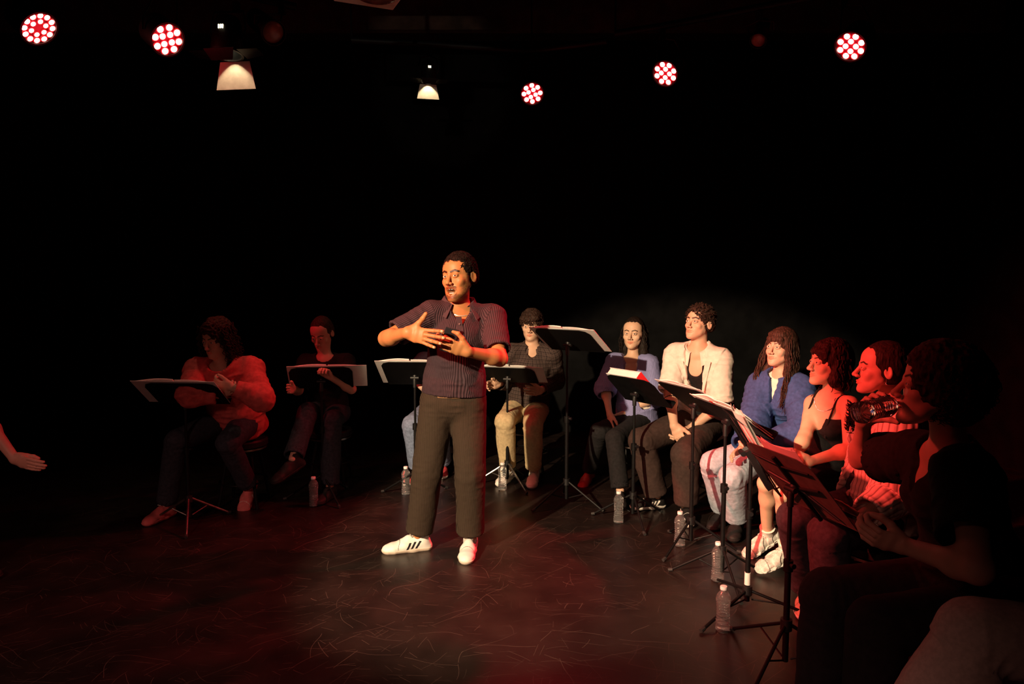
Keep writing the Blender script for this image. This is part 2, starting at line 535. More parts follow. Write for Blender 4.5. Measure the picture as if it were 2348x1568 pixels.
def project(prims, pts, off=.003):
    """move points onto the surface of the given solids"""
    out = []
    for p in pts:
        q = np.array(p, float)
        for _ in range(8):
            def D(v): return min(float(np.ravel(pr.fn(*[np.array([c]) for c in v]))[0]) for pr in prims)
            d = D(q) - off; g = np.array([D(q + e) - D(q - e) for e in np.eye(3) * .002]) / .004
            n = np.linalg.norm(g)
            if n < 1e-6: break
            q = q - g / n * d * .9
        out.append(Vector(q))
    return out
def build_head(C, R, s, neck, h=.002, open_=0.0, smile=0.0, female=False, look=(0, 1, 0), beard=None,
               body=(), nose=1.0, brow=1.0, lipc=(1.0, .6, .58), jaw=1.0, closed=0.0, neck_r=.056, facew=1.0):
    """returns world verts, quads, tone, extras; built in the head's own frame, size s"""
    lo = A((-.1, -.135, -.20)); hi = A((.1, .14, .15))
    Fd = Field(lo, hi, h / s)
    o = open_ * .016
    j = jaw
    w = facew
    add, cut = Fd.add, Fd.cut
    add(ell((0, -.014, .034), (.075, .094, .087)), .01)
    add(ell((0, .030, .045), (.064 * w, .060, .055)), .02)
    add(erc((0, .036, .01), (0, .046, -.075 - o * .7), (.062 * w, .050), (.047 * j, .040), (1, 0, 0), (0, 1, 0)), .02)
    for sx in (-1, 1):
        add(rc((sx * .044 * j * w, .008, -.048), (sx * .013, .068, -.101 - o), .021, .016 * j), .02)
        add(rc((sx * .047 * w, .024, -.008), (sx * .036 * j * w, .034, -.066 - .5 * o), .021, .020), .02)
        add(ell((sx * .040 * w, .060, -.028), (.022, .020, .019)), .018)
    add(ell((0, .080, -.103 - o), (.019 * j, .016, .015)), .015)
    br = .011 if not female else .008
    for sx in (-1, 1):
        add(rc((0, .086, .017), (sx * .040, .070, .021), br * .8 * brow, br * brow), .012)
        cut(ell((sx * .031, .101, .001), (.020, .013, .0125)), .012)
    add(rc((0, .084, .012), (0, .108, -.030), .0075, .0100 * nose), .009)
    add(ell((0, .1115, -.0365), (.0105 * nose, .0115, .0100)), .006)
    for sx in (-1, 1):
        add(ell((sx * .0125 * nose, .1015, -.0415), (.0080, .0105, .0072)), .005)
        cut(ell((sx * .0065, .107, -.0500), (.0038, .0060, .0042)), .003)
    add(ell((0, .061, -.068 - o * .5), (.038, .028, .029 + o * .4)), .02)
    if smile:
        for sx in (-1, 1): add(ell((sx * .036, .062, -.042), (.013, .014, .012)), .016)
    zc = .0045 * smile
    mw = .0250 + .0040 * smile
    yk = .003 * smile
    lt = .0040 if not female else .0046
    for sx in (-1, 1):
        add(rc((0, .0968, -.0650), (sx * mw, .0862 - yk, -.0690 + zc), lt, .0028), .004)
        add(rc((0, .0948, -.0742 - 1.5 * o), (sx * mw * .93, .0858 - yk, -.0708 + zc - .6 * o), lt * 1.12, .0028), .004)
    if o > 0: cut(ell((0, .090, -.0700 - .7 * o), (mw * .92, .024, .0022 + .66 * o)), .003)
    else:
        for sx in (-1, 1): cut(rc((0, .1025, -.0697), (sx * (mw + .001), .0915 - yk, -.0697 + zc), .0024, .0018), .002)
    for sx in (-1, 1):
        add(ell((sx * .031, .0785, .0), (.0168, .0145, .0142)), .004)
        cut(ell((sx * .031, .0960, -.0008), (.0136, .0130, .0044 * (1 - closed) + .0003)), .002)
        # ear
        Re = np.array(Matrix.Rotation(sx * .35, 3, 'Z') @ Matrix.Rotation(-.18, 3, 'X'))
        add(ell((sx * .079 * (.5 + .5 * w), -.013, -.006), (.0075, .0185, .031), Re), .006)
        cut(ell((sx * .086 * (.5 + .5 * w), -.010, -.002), (.0045, .0115, .020), Re), .004)
    Ri = R.transposed()
    if not body:
        n0 = Ri @ (neck[0] - C) / s; n1 = Ri @ (neck[1] - C) / s
        add(rc(n0, n1, neck_r / s, neck_r * .88 / s), .018)
    for pr, kk in body:                         # the same neck and shoulders as the rest of the body
        add(to_local(pr, C, R, s), kk / s)
    
    Vl, Q = Fd.mesh()
    x, y, z = np.abs(Vl[:, 0]), Vl[:, 1], Vl[:, 2]
    tone = np.ones((len(Vl), 3), np.float32)
    def seg(ax_, az, bx, bz):
        t = np.clip(((x - ax_) * (bx - ax_) + (z - az) * (bz - az)) / ((bx - ax_) ** 2 + (bz - az) ** 2), 0, 1)
        return np.hypot(x - ax_ - t * (bx - ax_), z - az - t * (bz - az))
    d = np.minimum(seg(.013, .0205, .034, .0275), seg(.034, .0275, .050, .0205)) - (.0040 if not female else .0026) * brow
    m = np.clip(1 - d / .002, 0, 1) * (y > .04)
    tone *= (1 - m * .95)[:, None]
    # lips
    for (zz, cc) in ((-.0655, 1), (-.0745 - 1.3 * o, 1)):
        dl = np.sqrt((x / mw) ** 2 + ((z - zz - zc * (x / mw)) / .0062) ** 2)
        m = .8 * np.clip((1.0 - dl) / .2, 0, 1) * (y > .078)
        tone *= 1 - m[:, None] * (1 - np.array(lipc))
    # lids a little darker at the lash line
    dl = np.abs(np.sqrt(((x - .031) / .0140) ** 2 + ((z + .0008) / .0050) ** 2) - 1)
    tone *= (1 - .75 * np.clip(1 - dl / .16, 0, 1) * (y > .07) * (z > -.002))[:, None]
    if beard:
        jl = np.clip((-.052 - z - .30 * np.clip(x - .02, 0, 1)) / .012, 0, 1)         # lower face
        jl = np.maximum(jl * (x < .030), np.clip((x - .040) / .012, 0, 1) * np.clip((-.018 - z) / .02, 0, 1) * np.clip((y + .02) / .02, 0, 1) * np.clip((.075 - y) / .02, 0, 1))
        jl = np.maximum(jl, np.clip((-.084 - o * .6 - z) / .010, 0, 1) * (y > -.02)); jl = np.maximum(jl, np.clip((x - .052) / .006, 0, 1) * np.clip((.020 - z) / .01, 0, 1) * np.clip((y + .01) / .01, 0, 1) * np.clip((.045 - y) / .015, 0, 1))
        mus = (np.clip(1.6 - np.abs(z + .0565 + .10 * x) / .0045, 0, 1) * (x < .033)) * (y > .06)
        chin = np.clip((-.088 - 1.0 * o - z) / .006, 0, 1) * (x < .03) * (y > .04)
        side = np.clip(1 - np.abs(x - .030) / .006, 0, 1) * (z < -.056) * (z > -.10 - o) * (y > .04)
        m = np.clip(np.maximum.reduce([jl * .95, mus, chin, side]), 0, 1) * np.clip((z + .135) / .02, 0, 1)
        nz = vnoise(Vl * 260) * .2 + .85
        m = m * nz * beard
        lipm = np.sqrt((x / (mw * 1.05)) ** 2 + ((z + .0735 + .75 * o) / (.0075 + .8 * o)) ** 2) < 1.0
        m = np.where(lipm & (y > .078), 0, m)
        tone *= (1 - m * .9)[:, None]
    ex = []
    for sx in (-1, 1):
        c = Vector((sx * .031, .0775, 0)); lk_ = Vector(look).normalized()
        mbx = MB()
        Rm = Vector((0, 0, 1)).rotation_difference(lk_).to_matrix()
        n = 16
        prof = [(math.sin(t), math.cos(t)) for t in (.02, .22, .42, .46, .7, 1.0, 1.4, 1.9)]
        mbx.lathe([(r * .0138, q * .0138) for r, q in prof], c, n, Rm)
        fs_w = []; fs_d = []
        for f in mbx.f:
            t = max(min(i // n for i in f), 0)
            (fs_d if t <= 2 and (len(f) == 4 and t < 2 or len(f) > 4 and max(f) < n) else fs_w).append(f)
        ex.append((mbx.v, fs_w, 1)); ex.append((mbx.v, fs_d, 2))
    if o > 0:
        t = MB()
        for zz, hh, yy in ((-.0668, .0046, .0865), (-.0715 - 1.25 * o, .0022, .082)):
            G = [[Vector((math.sin(a) * .0185, yy - .010 + math.cos(a) * .012, zz + e)) for e in (-hh, hh)] for a in np.linspace(-1.35, 1.35, 9)]
            t.sheet(G, .002)
        ex.append((t.v, t.f, 3))
    def tow(v): return [C + R @ (Vector(p) * s) for p in v]
    Rn = np.array(R); Vw = (Vl * s) @ Rn.T + np.array(C)
    return Vw, Q, tone, [(tow(v), f, m) for v, f, m in ex]

def to_local(pr, C, R, s):
    """a solid given in the room's frame, seen from a part's own frame"""
    Rn_, Cn = np.array(R), np.array(C)
    def fn(X, Y, Z):
        return pr.fn(*[Cn[i] + s * (Rn_[i, 0] * X + Rn_[i, 1] * Y + Rn_[i, 2] * Z) for i in range(3)]) / s
    cor = np.array([[(pr.lo, pr.hi)[i][0], (pr.lo, pr.hi)[j][1], (pr.lo, pr.hi)[k_][2]] for i in (0, 1) for j in (0, 1) for k_ in (0, 1)])
    lc = (cor - Cn) @ Rn_ / s
    return Prim(fn, lc.min(0), lc.max(0))
def build_hand(Wp, F, T, side, fore, s=1.0, curls=(.3,) * 4, spread=.06, thumb=(.5, .8, .25), tcurl=.3, h=.0022, wr=.026, arm=()):
    """Wp wrist, F finger direction, T thumb side; fore = elbow point (forearm end is blended in)"""
    F = Vector(F).normalized(); T = Vector(T); T = (T - F * T.dot(F)).normalized()
    D = F.cross(T) if side == 'R' else T.cross(F)        # back of the hand
    R = Matrix((T, F, D)).transposed()                    # local x thumb side, y fingers, z back
    L = [((.030, .086), (.041, .024, .019), .0098), ((.010, .091), (.044, .027, .020), .0100), ((-.010, .087), (.041, .025, .019), .0096), ((-.028, .079), (.032, .020, .017), .0086)]
    prims = []
    k = []
    prims.append(erc((0, .0, 0), (.0, .045, .0), (.027, .019), (.038, .0155), (1, 0, 0), (0, 0, 1))); k.append(.02)
    prims.append(erc((0, .045, 0), (.001, .078, .001), (.038, .0155), (.038, .0115), (1, 0, 0), (0, 0, 1))); k.append(.01)
    prims.append(ell((.022, .030, -.010), (.017, .028, .015))); k.append(.012)
    prims.append(ell((-.024, .032, -.008), (.014, .030, .012))); k.append(.012)
    nails = []
    for i, ((bx, by), ph, r) in enumerate(L):
        c = curls[i] if isinstance(curls, (tuple, list)) else curls
        p = Vector((bx, by, 0)); an = 0.0; sp = spread * (1.5 - i)
        for q, l in enumerate(ph):
            an += c * (.75, 1.0, .7)[q]
            d = Vector((math.sin(sp) * math.cos(an), math.cos(sp) * math.cos(an), -math.sin(an)))
            e = p + d * l
            prims.append(rc(p, e, r * (1 - .07 * q), r * (1 - .07 * (q + 1)))); k.append(.004 if q == 0 else .003)
            p = e
        up = Vector((math.sin(an) * math.sin(sp), math.sin(an) * math.cos(sp), math.cos(an)))
        nails.append((p - d * .004 + up * r * .62, d, up, r * .72))
    tv = Vector(thumb).normalized() if len(thumb) == 3 else Vector((.5, .8, -.25)).normalized()
    p = Vector((.022, .018, -.008))
    d = Vector((tv.x, tv.y, -tv.z))
    e = p + d * .042; prims.append(rc(p, e, .0165, .0135)); k.append(.014); p = e
    ax = Vector((0, 0, 1)).cross(d); ax = Vector((0, 0, 1)) if ax.length < .1 else Vector((0, 0, 1))
    for q, l in enumerate((.034, .026)):
        d = (Matrix.Rotation(tcurl * (.6, 1.0)[q], 3, 'Z') @ d).normalized() if True else d
        e = p + d * l; prims.append(rc(p, e, (.0122, .0115)[q], (.0115, .0098)[q])); k.append(.005); p = e
    if fore is not None:
        b = (R.transposed() @ (Vector(fore) - Vector(Wp))) / s
        b2 = b.normalized() * (.085 / s); r2 = wr * 1.3 / s
    lo, hi = bounds(prims, .006)
    if fore is not None: lo = np.minimum(lo, np.array(b2) - r2); hi = np.maximum(hi, np.array(b2) + r2)
    Fd = Field(lo, hi, h / s, .04)
    for pr, kk in arm: Fd.add(to_local(pr, Wp, R, s), kk / s)
    for pr, kk in zip(prims, k): Fd.add(pr, kk)
    Vl, Q = Fd.mesh()
    tone = np.ones((len(Vl), 3), np.float32)
    ex = []
    for c, d, up, r in nails:
        t = MB(); x = d.cross(up)
        t.ball(c, (r, r * 1.25, r * .35), 8, Matrix((x, d, up)).transposed())
        ex.append(([Vector(Wp) + R @ (Vector(v) * s) for v in t.v], t.f, 4))
    return (Vl * s) @ np.array(R).T + np.array(Wp), Q, tone, ex, R

def weights_attr(V, bones, fwd):
    """cloth coordinates: x around the bone, y along it"""
    best = np.full(len(V), 1e9); out = np.zeros((len(V), 3), np.float32)
    off = 0.0
    for a, b, r in bones:
        a = np.array(a, float); b = np.array(b, float); ab = b - a; L = np.linalg.norm(ab); ax = ab / L
        q = V - a; t = np.clip(q @ ax, -.05, L + .05); e = q - np.clip(q @ ax, 0, L)[:, None] * ax
        dist = np.linalg.norm(e, axis=1) / r
        f = np.array(fwd, float); f = f - ax * (f @ ax); f /= np.linalg.norm(f); g = np.cross(ax, f)
        ang = np.arctan2(q @ g, q @ f)
        m = dist < best
        best = np.where(m, dist, best)
        u_ = ang * r
        if r > .15:                      # the trunk: stripes run straight down front and back
            lx, ly = q @ g, q @ f
            u_ = lx + lx / np.sqrt(lx * lx + .004) * (.12 - ly)
        out[m, 0] = u_[m]; out[m, 1] = (q @ ax)[m] + off
        off += 0.0
    out[:, 2] = best
    return out
def folds(V, Q, bones, amp=.006, fine=.002, creases=(), seed=0.0, fa=9, fc=22, axis=None):
    """push a garment's surface in and out: soft folds round the limbs, sharp ones near joints"""
    N = normals(V, Q)
    best = np.full(len(V), 1e9); axs = np.zeros((len(V), 3))
    for a, b, r in bones:
        a = np.array(a, float); b = np.array(b, float); ab = b - a; L = np.linalg.norm(ab); ax = ab / L
        q = V - a; e = q - np.clip(q @ ax, 0, L)[:, None] * ax; dist = np.linalg.norm(e, axis=1) / r
        m = dist < best; best = np.where(m, dist, best); axs[m] = ax
    if axis is not None: axs[:] = np.array(axis, float) / np.linalg.norm(np.array(axis, float))
    along = (V * axs).sum(1, keepdims=True)
    W = V * fa + axs * along * (fc - fa) + seed
    n1 = vnoise(W); ridge = 1 - 2 * np.abs(vnoise(W * 1.35 + 11.7))
    d = amp * (.55 * n1 + .45 * ridge) + fine * vnoise(V * 60 + seed)
    for c, rad, am in creases:
        w = np.exp(-((V - np.array(c, float)) ** 2).sum(1) / (rad * rad))
        W2 = V * 14 + axs * along * 18 + seed * 2
        d = d + am * w * (1 - 2.2 * np.abs(vnoise(W2)))
    d = np.clip(d, -.010, .02)
    return V + N * d[:, None]

def s_back(J):
    F = Vector(J['F']).normalized(); return F * .012
class Human:
    def __init__(s, name, J, label, g=1.0, female=False, skincol=(.62, .36, .24), group=None, **kw):
        s.J = J; s.g = g; s.fem = female; s.kw = kw
        for k in list(J):
            if k not in ('F', 'U', 'rP'): J[k] = Vector(J[k])
        s.up = (J['N'] - J['P']).normalized()
        s.r = (J['SR'] - J['SL']); s.r = (s.r - s.up * s.r.dot(s.up)).normalized()
        s.f = s.up.cross(s.r)                      # front of the chest
        rp = Vector(J.get('rP', s.r)); s.rp = Vector((rp.x, rp.y, 0)).normalized()
        s.fp = Vector((0, 0, 1)).cross(s.rp)
        hw = .088 * g
        J.setdefault('HR', J['P'] + s.rp * hw); J.setdefault('HL', J['P'] - s.rp * hw)
        fl = J['P'].copy(); fl.z = 0
        s.root = empty('person', fl); tag(s.root, label, 'person', group)
        s.skin = skin(name + '_skin', skincol)
        s.hands = []
    def torso(s, inf=0.0, belly=1.0, a=1.0, b=1.0, bust=True):
        J, g = s.J, s.g * (.92 if s.fem else 1.0); P_, N_ = J['P'], J['N']; r, f = s.r, s.f
        sh = max((J['SR'] - J['SL']).length / .37, .7) if not s.kw.get('prof') else g
        S = [(P_ + s.fp * 0, (.165 if s.fem else .155) * g, .115 * g), (lerp(P_, N_, .22), .150 * g, .112 * g * belly), (lerp(P_, N_, .45) + f * .004, .133 * g, .100 * g * belly),
             (lerp(P_, N_, .72) + f * .010, .152 * g, .108 * g), (lerp(P_, N_, .90), .125 * g, .078 * g)]
        out = []
        for i in range(len(S) - 1):
            rr = s.rp if i == 0 else r
            out.append(erc(S[i][0], S[i + 1][0], (S[i][1] * a + inf, S[i][2] * b + inf), (S[i + 1][1] * a + inf, S[i + 1][2] * b + inf), rr, f))
        for k in ('SR', 'SL'):
            out.append(rc(N_ - s.up * .035, J[k] - s.up * .0, .050 * g + inf, .052 * g + inf))
        if s.fem and bust:
            for q in (-1, 1):
                out.append(ell(lerp(P_, N_, .68) + f * .082 * g + r * q * .068 * g, .052 * g + inf))
        return out
    def body(s, h=.006, **hk):
        J, g, kw = s.J, s.g, s.kw
        gs = g * (.88 if s.fem else 1.0)
        prims = [(p, .03) for p in s.torso()]
        N1 = lerp(J['N'], J['H'], .55) - s_back(J)
        prims.append((rc(J['N'] - s.up * .03, N1, .058 * gs, .052 * gs), .03))
        for q in 'RL':
            S, E, Wr = J['S' + q], J['E' + q], J['W' + q]
            prims += [(rc(S, E, .052 * gs, .040 * gs), .03), (rc(E, Wr, .041 * gs, .0265 * gs), .02), (ell(lerp(E, Wr, .24), .0425 * gs), .03)]
            Hp, K, An = J['H' + q], J['K' + q], J['A' + q]
            prims += [(rc(Hp, K, .078 * gs, .054 * gs), .03), (rc(K, An, .052 * gs, .036 * gs), .02)]
            bk = (Hp - K); sh = (An - K).normalized(); bk = bk - sh * bk.dot(sh)
            if bk.length > .05: prims.append((ell(lerp(K, An, .30) + bk.normalized() * .018, (.050 * gs,) * 3), .04))
        R = head_axes(J['F'], Vector(J.get('U', (0, 0, 1)))); hs = kw.get('hs', 1.0)
        s.R = R; s.hs = hs
        lo, hi = bounds([p for p, k in prims], .02)
        Fd = Field(lo, hi, h)
        for p, k in prims: Fd.add(p, k)
        V, Q = Fd.mesh()
        # drop what the finer head and hands cover
        cq = V[Q].mean(1)
        loc = (cq - np.array(J['H'])) @ np.array(R) / hs
        keep = ~((np.abs(loc[:, 0]) < .096) & (loc[:, 1] > -.131) & (loc[:, 1] < .135) & (loc[:, 2] > -.196))
        hands = []
        for q in 'RL':
            hd = kw.get('hand' + q, {})
            if hd is None: continue
            hd = dict(hd)
            E, Wr = J['E' + q], J['W' + q]
            F = hd.pop('F', (Wr - E)); T = hd.pop('T', None)
            if T is None: T = s.up
            hv = build_hand(Wr, F, T, q, E, s=hd.pop('s', g * (.92 if s.fem else 1.0)), h=hd.pop('h', .0028), wr=.0265 * gs, arm=[(rc(J['S' + q], E, .052 * gs, .040 * gs), .03), (rc(E, Wr, .041 * gs, .0265 * gs), .02), (ell(lerp(E, Wr, .24), .0425 * gs), .03)], **hd)
            hands.append(hv); s.hands.append(hv[4])
            d = np.array((Wr - E).normalized()); Lf = (Wr - E).length
            qv = cq - np.array(E); al = qv @ d; rad = np.linalg.norm(qv - al[:, None] * d, axis=1)
            keep &= ~((al > Lf - .074) & (rad < .09) & (al < Lf + .1))
        Q = Q[keep]
        hv = build_head(J['H'], R, hs, (J['N'] - s.up * .02, N1), female=s.fem, body=[(p, .03) for p in s.torso()] + [(rc(J['N'] - s.up * .03, N1, .058 * gs, .052 * gs), .03)], **{**dict(neck_r=.0555 * gs), **kw.get('head', {})})
        Vs, Qs, Ts, ex = [V], [Q], [np.ones((len(V), 3), np.float32)], []
        n = len(V)
        # head: cut the part under its box bottom is kept (overlap is identical)
        for blk in [hv] + hands:
            Vs.append(blk[0]); Qs.append(blk[1] + n); Ts.append(blk[2]); ex += blk[3]; n += len(blk[0])
        V = np.concatenate(Vs); Q = np.concatenate(Qs); T = np.concatenate(Ts)
        me = to_mesh('body', V, Q, tone=T, extra=ex)
        nail = kw.get('nail') or s.skin
        o = link('body', me, [s.skin, EYEW, EYED, TEETH, nail], s.root); inv(s.root, o)
        s.bodyo = o
        return s
    def bones_top(s):
        J = s.J; b = [(J['P'] - s.up * .1, J['N'], .16)]
        for q in 'RL': b += [(J['S' + q], J['E' + q], .075), (J['E' + q], J['W' + q], .065)]
        return b
    def bones_leg(s):
        J = s.J; b = [(J['P'] - s.up * .03, J['P'] + s.up * .16, .16)]
        for q in 'RL': b += [(J['H' + q], J['K' + q], .09), (J['K' + q], J['A' + q], .08)]
        return b
    def top(s, name, m, sleeve=.6, loose=.016, hem=.0, neck='crew', h=.005, amp=.006, sl_r=None, open_end=True, label=None,
            belly=1.0, cuts=(), flare=0.0, creases=True, parts=None, adds=(), neck_w=.075, b=1.0, up_only=False, vdepth=.16, arms='RL'):
        """shirt; sleeve = length as a share of the arm (0.5 = elbow), hem = distance below the hip joint"""
        J, g, gs = s.J, s.g, s.g * (.88 if s.fem else 1.0)
        prims = [(p, .025) for p in s.torso(loose, belly=belly, b=b)]
        bot = J['P'] - s.up * hem
        prims.append((erc(bot - s.up * .06, lerp(J['P'], J['N'], .2), (.155 * g + loose + flare, .118 * g + loose + flare), (.148 * g + loose, .112 * g * belly + loose), s.rp, s.f), .03))
        lo, hi = bounds([p for p, k in prims], .03)
        arm = []
        sr = sl_r or (.066 * gs + loose, .058 * gs + loose, .05 * gs + loose)
        for q in arms:
            S, E, Wr = J['S' + q], J['E' + q], J['W' + q]
            if sleeve <= 0: continue
            la, lf = (E - S).length, (Wr - E).length
            L = sleeve * (la + lf)
            if L <= la:
                e = lerp(S, E, L / la)
                arm.append((flat(rc(S, lerp(S, E, min(1.1, (L + .02) / la)), sr[0], sr[1]), e, (E - S)), .03, e, (E - S).normalized(), sr[1]))
            else:
                e = lerp(E, Wr, min(1.0, (L - la) / lf))
                arm.append((rc(S, E, sr[0], sr[1]), .03, None, None, None))
                arm.append((flat(rc(E, lerp(E, Wr, (L - la + .02) / lf), sr[1], sr[2]), e, (Wr - E)), .018, e, (Wr - E).normalized(), sr[2]))
        allp = [p for p, k in prims] + [a_[0] for a_ in arm]
        lo, hi = bounds(allp, .03)
        Fd = Field(lo, hi, h)
        for p, k in prims: Fd.add(p, k)
        Fd.half(bot, -s.up) if False else None
        # hem
        X = Fd.ax
        c = np.array(bot); n = -np.array(s.up)
        D = (X[0][:, None, None] - c[0]) * n[0] + (X[1][None, :, None] - c[1]) * n[1] + (X[2][None, None, :] - c[2]) * n[2]
        Fd.D = np.maximum(Fd.D, D.astype(np.float32))
        for a_ in arm: Fd.add(a_[0], a_[1])
        for a_ in arm:
            if a_[2] is not None and open_end:
                e, d, r0 = a_[2], a_[3], a_[4]
                Fd.cut(rc(e - d * .02, e + d * .03, r0 - .0065), .002)
        N_ = J['N']
        nw = neck_w * gs
        if neck in ('crew', 'v', 'collar', 'open', 'tank'):
            Fd.cut(erc(N_ - s.up * .0 + s.f * .012, N_ + s.up * .12 + s.f * .03, (nw, nw * .92), (nw * 1.1, nw), s.r, s.f), .006)
        if neck in ('v', 'collar', 'open'):
            tip = N_ - s.up * vdepth + s.f * .15
            Fd.cut(erc(tip, N_ + s.f * .10 + s.up * .0, (.010, .05), (nw * .95, .06), s.r, s.f), .004)
        for cc in cuts: Fd.cut(cc, .005)
        for ad in adds: Fd.add(ad, .02)
        V, Q = Fd.mesh()
        cr = []
        if creases:
            for q in arms: cr += [(J['E' + q], .09, .010), (J['S' + q] - s.up * .06, .07, .005)]
            cr.append((lerp(J['P'], J['N'], .28) + s.f * .08, .12, .006))
        bn = s.bones_top()
        V = folds(V, Q, bn, amp, .001, cr, seed=J['P'].x * 3.1)
        cl = weights_attr(V, bn, s.f)
        mi = None; mats = [m]
        if parts:
            mats = [m] + [p[0] for p in parts]; mi = np.zeros(len(Q), int); cq = V[Q].mean(1)
            for i, p in enumerate(parts): mi[p[1](cq)] = i + 1
        me = to_mesh(name, V, Q, mi=mi, cloth=cl)
        o = link(name, me, mats, s.root); inv(s.root, o)
        if label: o['label'] = label
        return o
    def pants(s, name, m, r=(.105, .078, .072), cuff=.02, waist=.16, h=.006, amp=.006, label=None, upto=1.0, creases=True, flatcuff=True, fine=.001, hipw=1.0, legs='RL', kc=.005):
        J, g, gs = s.J, s.g, s.g * (.92 if s.fem else 1.0)
        W_ = lerp(J['P'], J['N'], waist / max((J['N'] - J['P']).length, .1))
        prims = [(erc(J['P'], W_, (.168 * g * hipw, .125 * g * hipw), (.146 * g * hipw, .120 * g), s.rp, s.f), .03)]
        ends = []
        for q in legs:
            Hp, K, An = J['H' + q], J['K' + q], J['A' + q]
            prims.append((rc(Hp, K, r[0] * gs, r[1] * gs), .035))
            if upto >= 1:
                d = (An - K); L = d.length; e = lerp(K, An, 1 - cuff / L)
                prims.append((flat(rc(K, lerp(K, An, 1.08), r[1] * gs, r[2] * gs), e, d), .008))
                ends.append((e, d.normalized(), r[2] * gs))
        lo, hi = bounds([p for p, k in prims], .03)
        Fd = Field(lo, hi, h)
        Fd.add(*prims[0])
        Fd.half(W_, (J['N'] - J['P']))
        for p, k in prims[1:]: Fd.add(p, k)
        for e, d, r0 in ends: Fd.cut(rc(e - d * .03, e + d * .03, r0 - .008), .002)
        if upto < 1:
            for q in 'RL':
                Hp, K = J['H' + q], J['K' + q]; e = lerp(Hp, K, upto)
                Fd.cut(flat(rc(e, lerp(Hp, K, 1.35), .16), e + (K - Hp).normalized() * .0, (Hp - K)), .004)
        V, Q = Fd.mesh()
        bn = s.bones_leg(); cr = []
        if creases:
            for q in 'RL': cr += [(J['K' + q], .09, kc), (lerp(J['K' + q], J['A' + q], .95), .07, kc * 1.2), (J['H' + q] + s.fp * .05, .10, kc)]
        V = folds(V, Q, bn, amp, fine, cr, seed=J['P'].x * 5.3 + 2, fa=9, fc=6, axis=(0, 0, 1) if s.kw.get('standing') else None)
        cl = weights_attr(V, bn, s.fp)
        if s.kw.get('standing'): cl[:, 0] = V[:, 0] + V[:, 1] * .3
        me = to_mesh(name, V, Q, cloth=cl)
        o = link(name, me, m, s.root); inv(s.root, o)
        if label: o['label'] = label
        return o
    def shoe(s, q, toe, mats, up=(0, 0, 1), stripes=None, chunky=0.0, high=0.0, h=.003, size=1.0, label=None, lace=None, ank=None, sole_t=.024):
        """mats = upper, sole, stripes"""
        An = Vector(ank) if ank is not None else s.J['A' + q]
        y = Vector(toe).normalized(); z = Vector(up); z = (z - y * z.dot(y)).normalized(); x = y.cross(z)
        R = Matrix((x, y, z)).transposed(); o0 = An - z * .088 * size
        W = lambda V: (V * size) @ np.array(R).T + np.array(o0)
        # sole
        t = sole_t + chunky * .014
        F1 = Field((-.065, -.10, -.02), (.065, .235, .13), h / size)
        F1.add(erc((0, -.045, t), (0, .03, t), (.035 + chunky * .006, .03), (.036, .03), (1, 0, 0), (0, 0, 1)), .01)
        F1.add(erc((0, .03, t), (.006, .128, t), (.036, .03), (.048 + chunky * .004, .03), (1, 0, 0), (0, 0, 1)), .02)
        F1.add(ell((.002, .160, t), (.041, .045, .03)), .02)
        F1.half((0, 0, 0), (0, 0, -1)); F1.half((0, 0, t), (0, 0, 1))
        V, Q = F1.mesh()
        if chunky:
            Nn = normals(V, Q); V = V + Nn * (chunky * .006 * np.sin(V[:, 1:2] * 120) * (np.abs(Nn[:, 2:3]) < .5))
        # upper
        F2 = Field((-.07, -.10, 0.0), (.07, .235, .19 + high), h / size)
        F2.add(erc((0, -.040, t), (0, -.02, .062), (.033, .036), (.031, .036), (1, 0, 0), (0, 1, 0)), .01)
        F2.add(erc((0, -.02, t + .018), (.003, .075, t + .014), (.033, .042), (.040, .036), (1, 0, 0), (0, 0, 1)), .02)
        F2.add(erc((.003, .075, t + .014), (.004, .135, t + .006), (.040, .036), (.043, .027), (1, 0, 0), (0, 0, 1)), .02)
        F2.add(ell((.002, .155, t + .002), (.040, .046, .027)), .02)
        F2.add(rc((0, .0, .06), (0, .055, .072), .030, .022), .02)
        F2.add(rc((0, -.02, .06), (0, -.025, .092 + high), .034, .033), .02)
        F2.half((0, 0, t - .004), (0, 0, -1)); F2.half((0, -.02, .098 + high), (0, -.25, 1))
        F2.cut(rc((0, -.02, .085 + high), (0, -.02, .15 + high), .027), .003)
        V2, Q2 = F2.mesh()
        if chunky:
            N2 = normals(V2, Q2); V2 = V2 + N2 * (chunky * .004 * np.sign(np.sin(V2[:, 1] * 90 + V2[:, 2] * 110 + 2 * np.sin(V2[:, 2] * 60))))[:, None]
        cq = V2[Q2].mean(1)
        mi = np.zeros(len(Q2), int)
        if stripes:
            for k in range(3):
                c = cq[:, 1] + (cq[:, 2] - t) * .55 - (.020 + .0245 * k)
                mi[(np.abs(c) < .0065) & (np.abs(cq[:, 0]) > .018) & (cq[:, 2] > t + .001) & (cq[:, 2] < .068 - k * .004)] = 1
            mi[(cq[:, 1] < -.055) & (cq[:, 2] > .075)] = 1
            mi[(np.abs(cq[:, 1] - .104 - 9 * cq[:, 0] ** 2) < .0013) & (cq[:, 2] > t + .004)] = 1
        if stripes == 'low':
            pass
        me = to_mesh('shoe', W(V2), Q2, mi=mi)
        so = link('shoe', me, [mats[0], mats[2] if len(mats) > 2 else mats[0]], s.root); inv(s.root, so)
        if label: so['label'] = label
        me = to_mesh('sole', W(V), Q)
        sl = link('sole', me, mats[1], so)
        sl.matrix_parent_inverse = (so.matrix_parent_inverse).inverted() if False else Matrix.Identity(4)
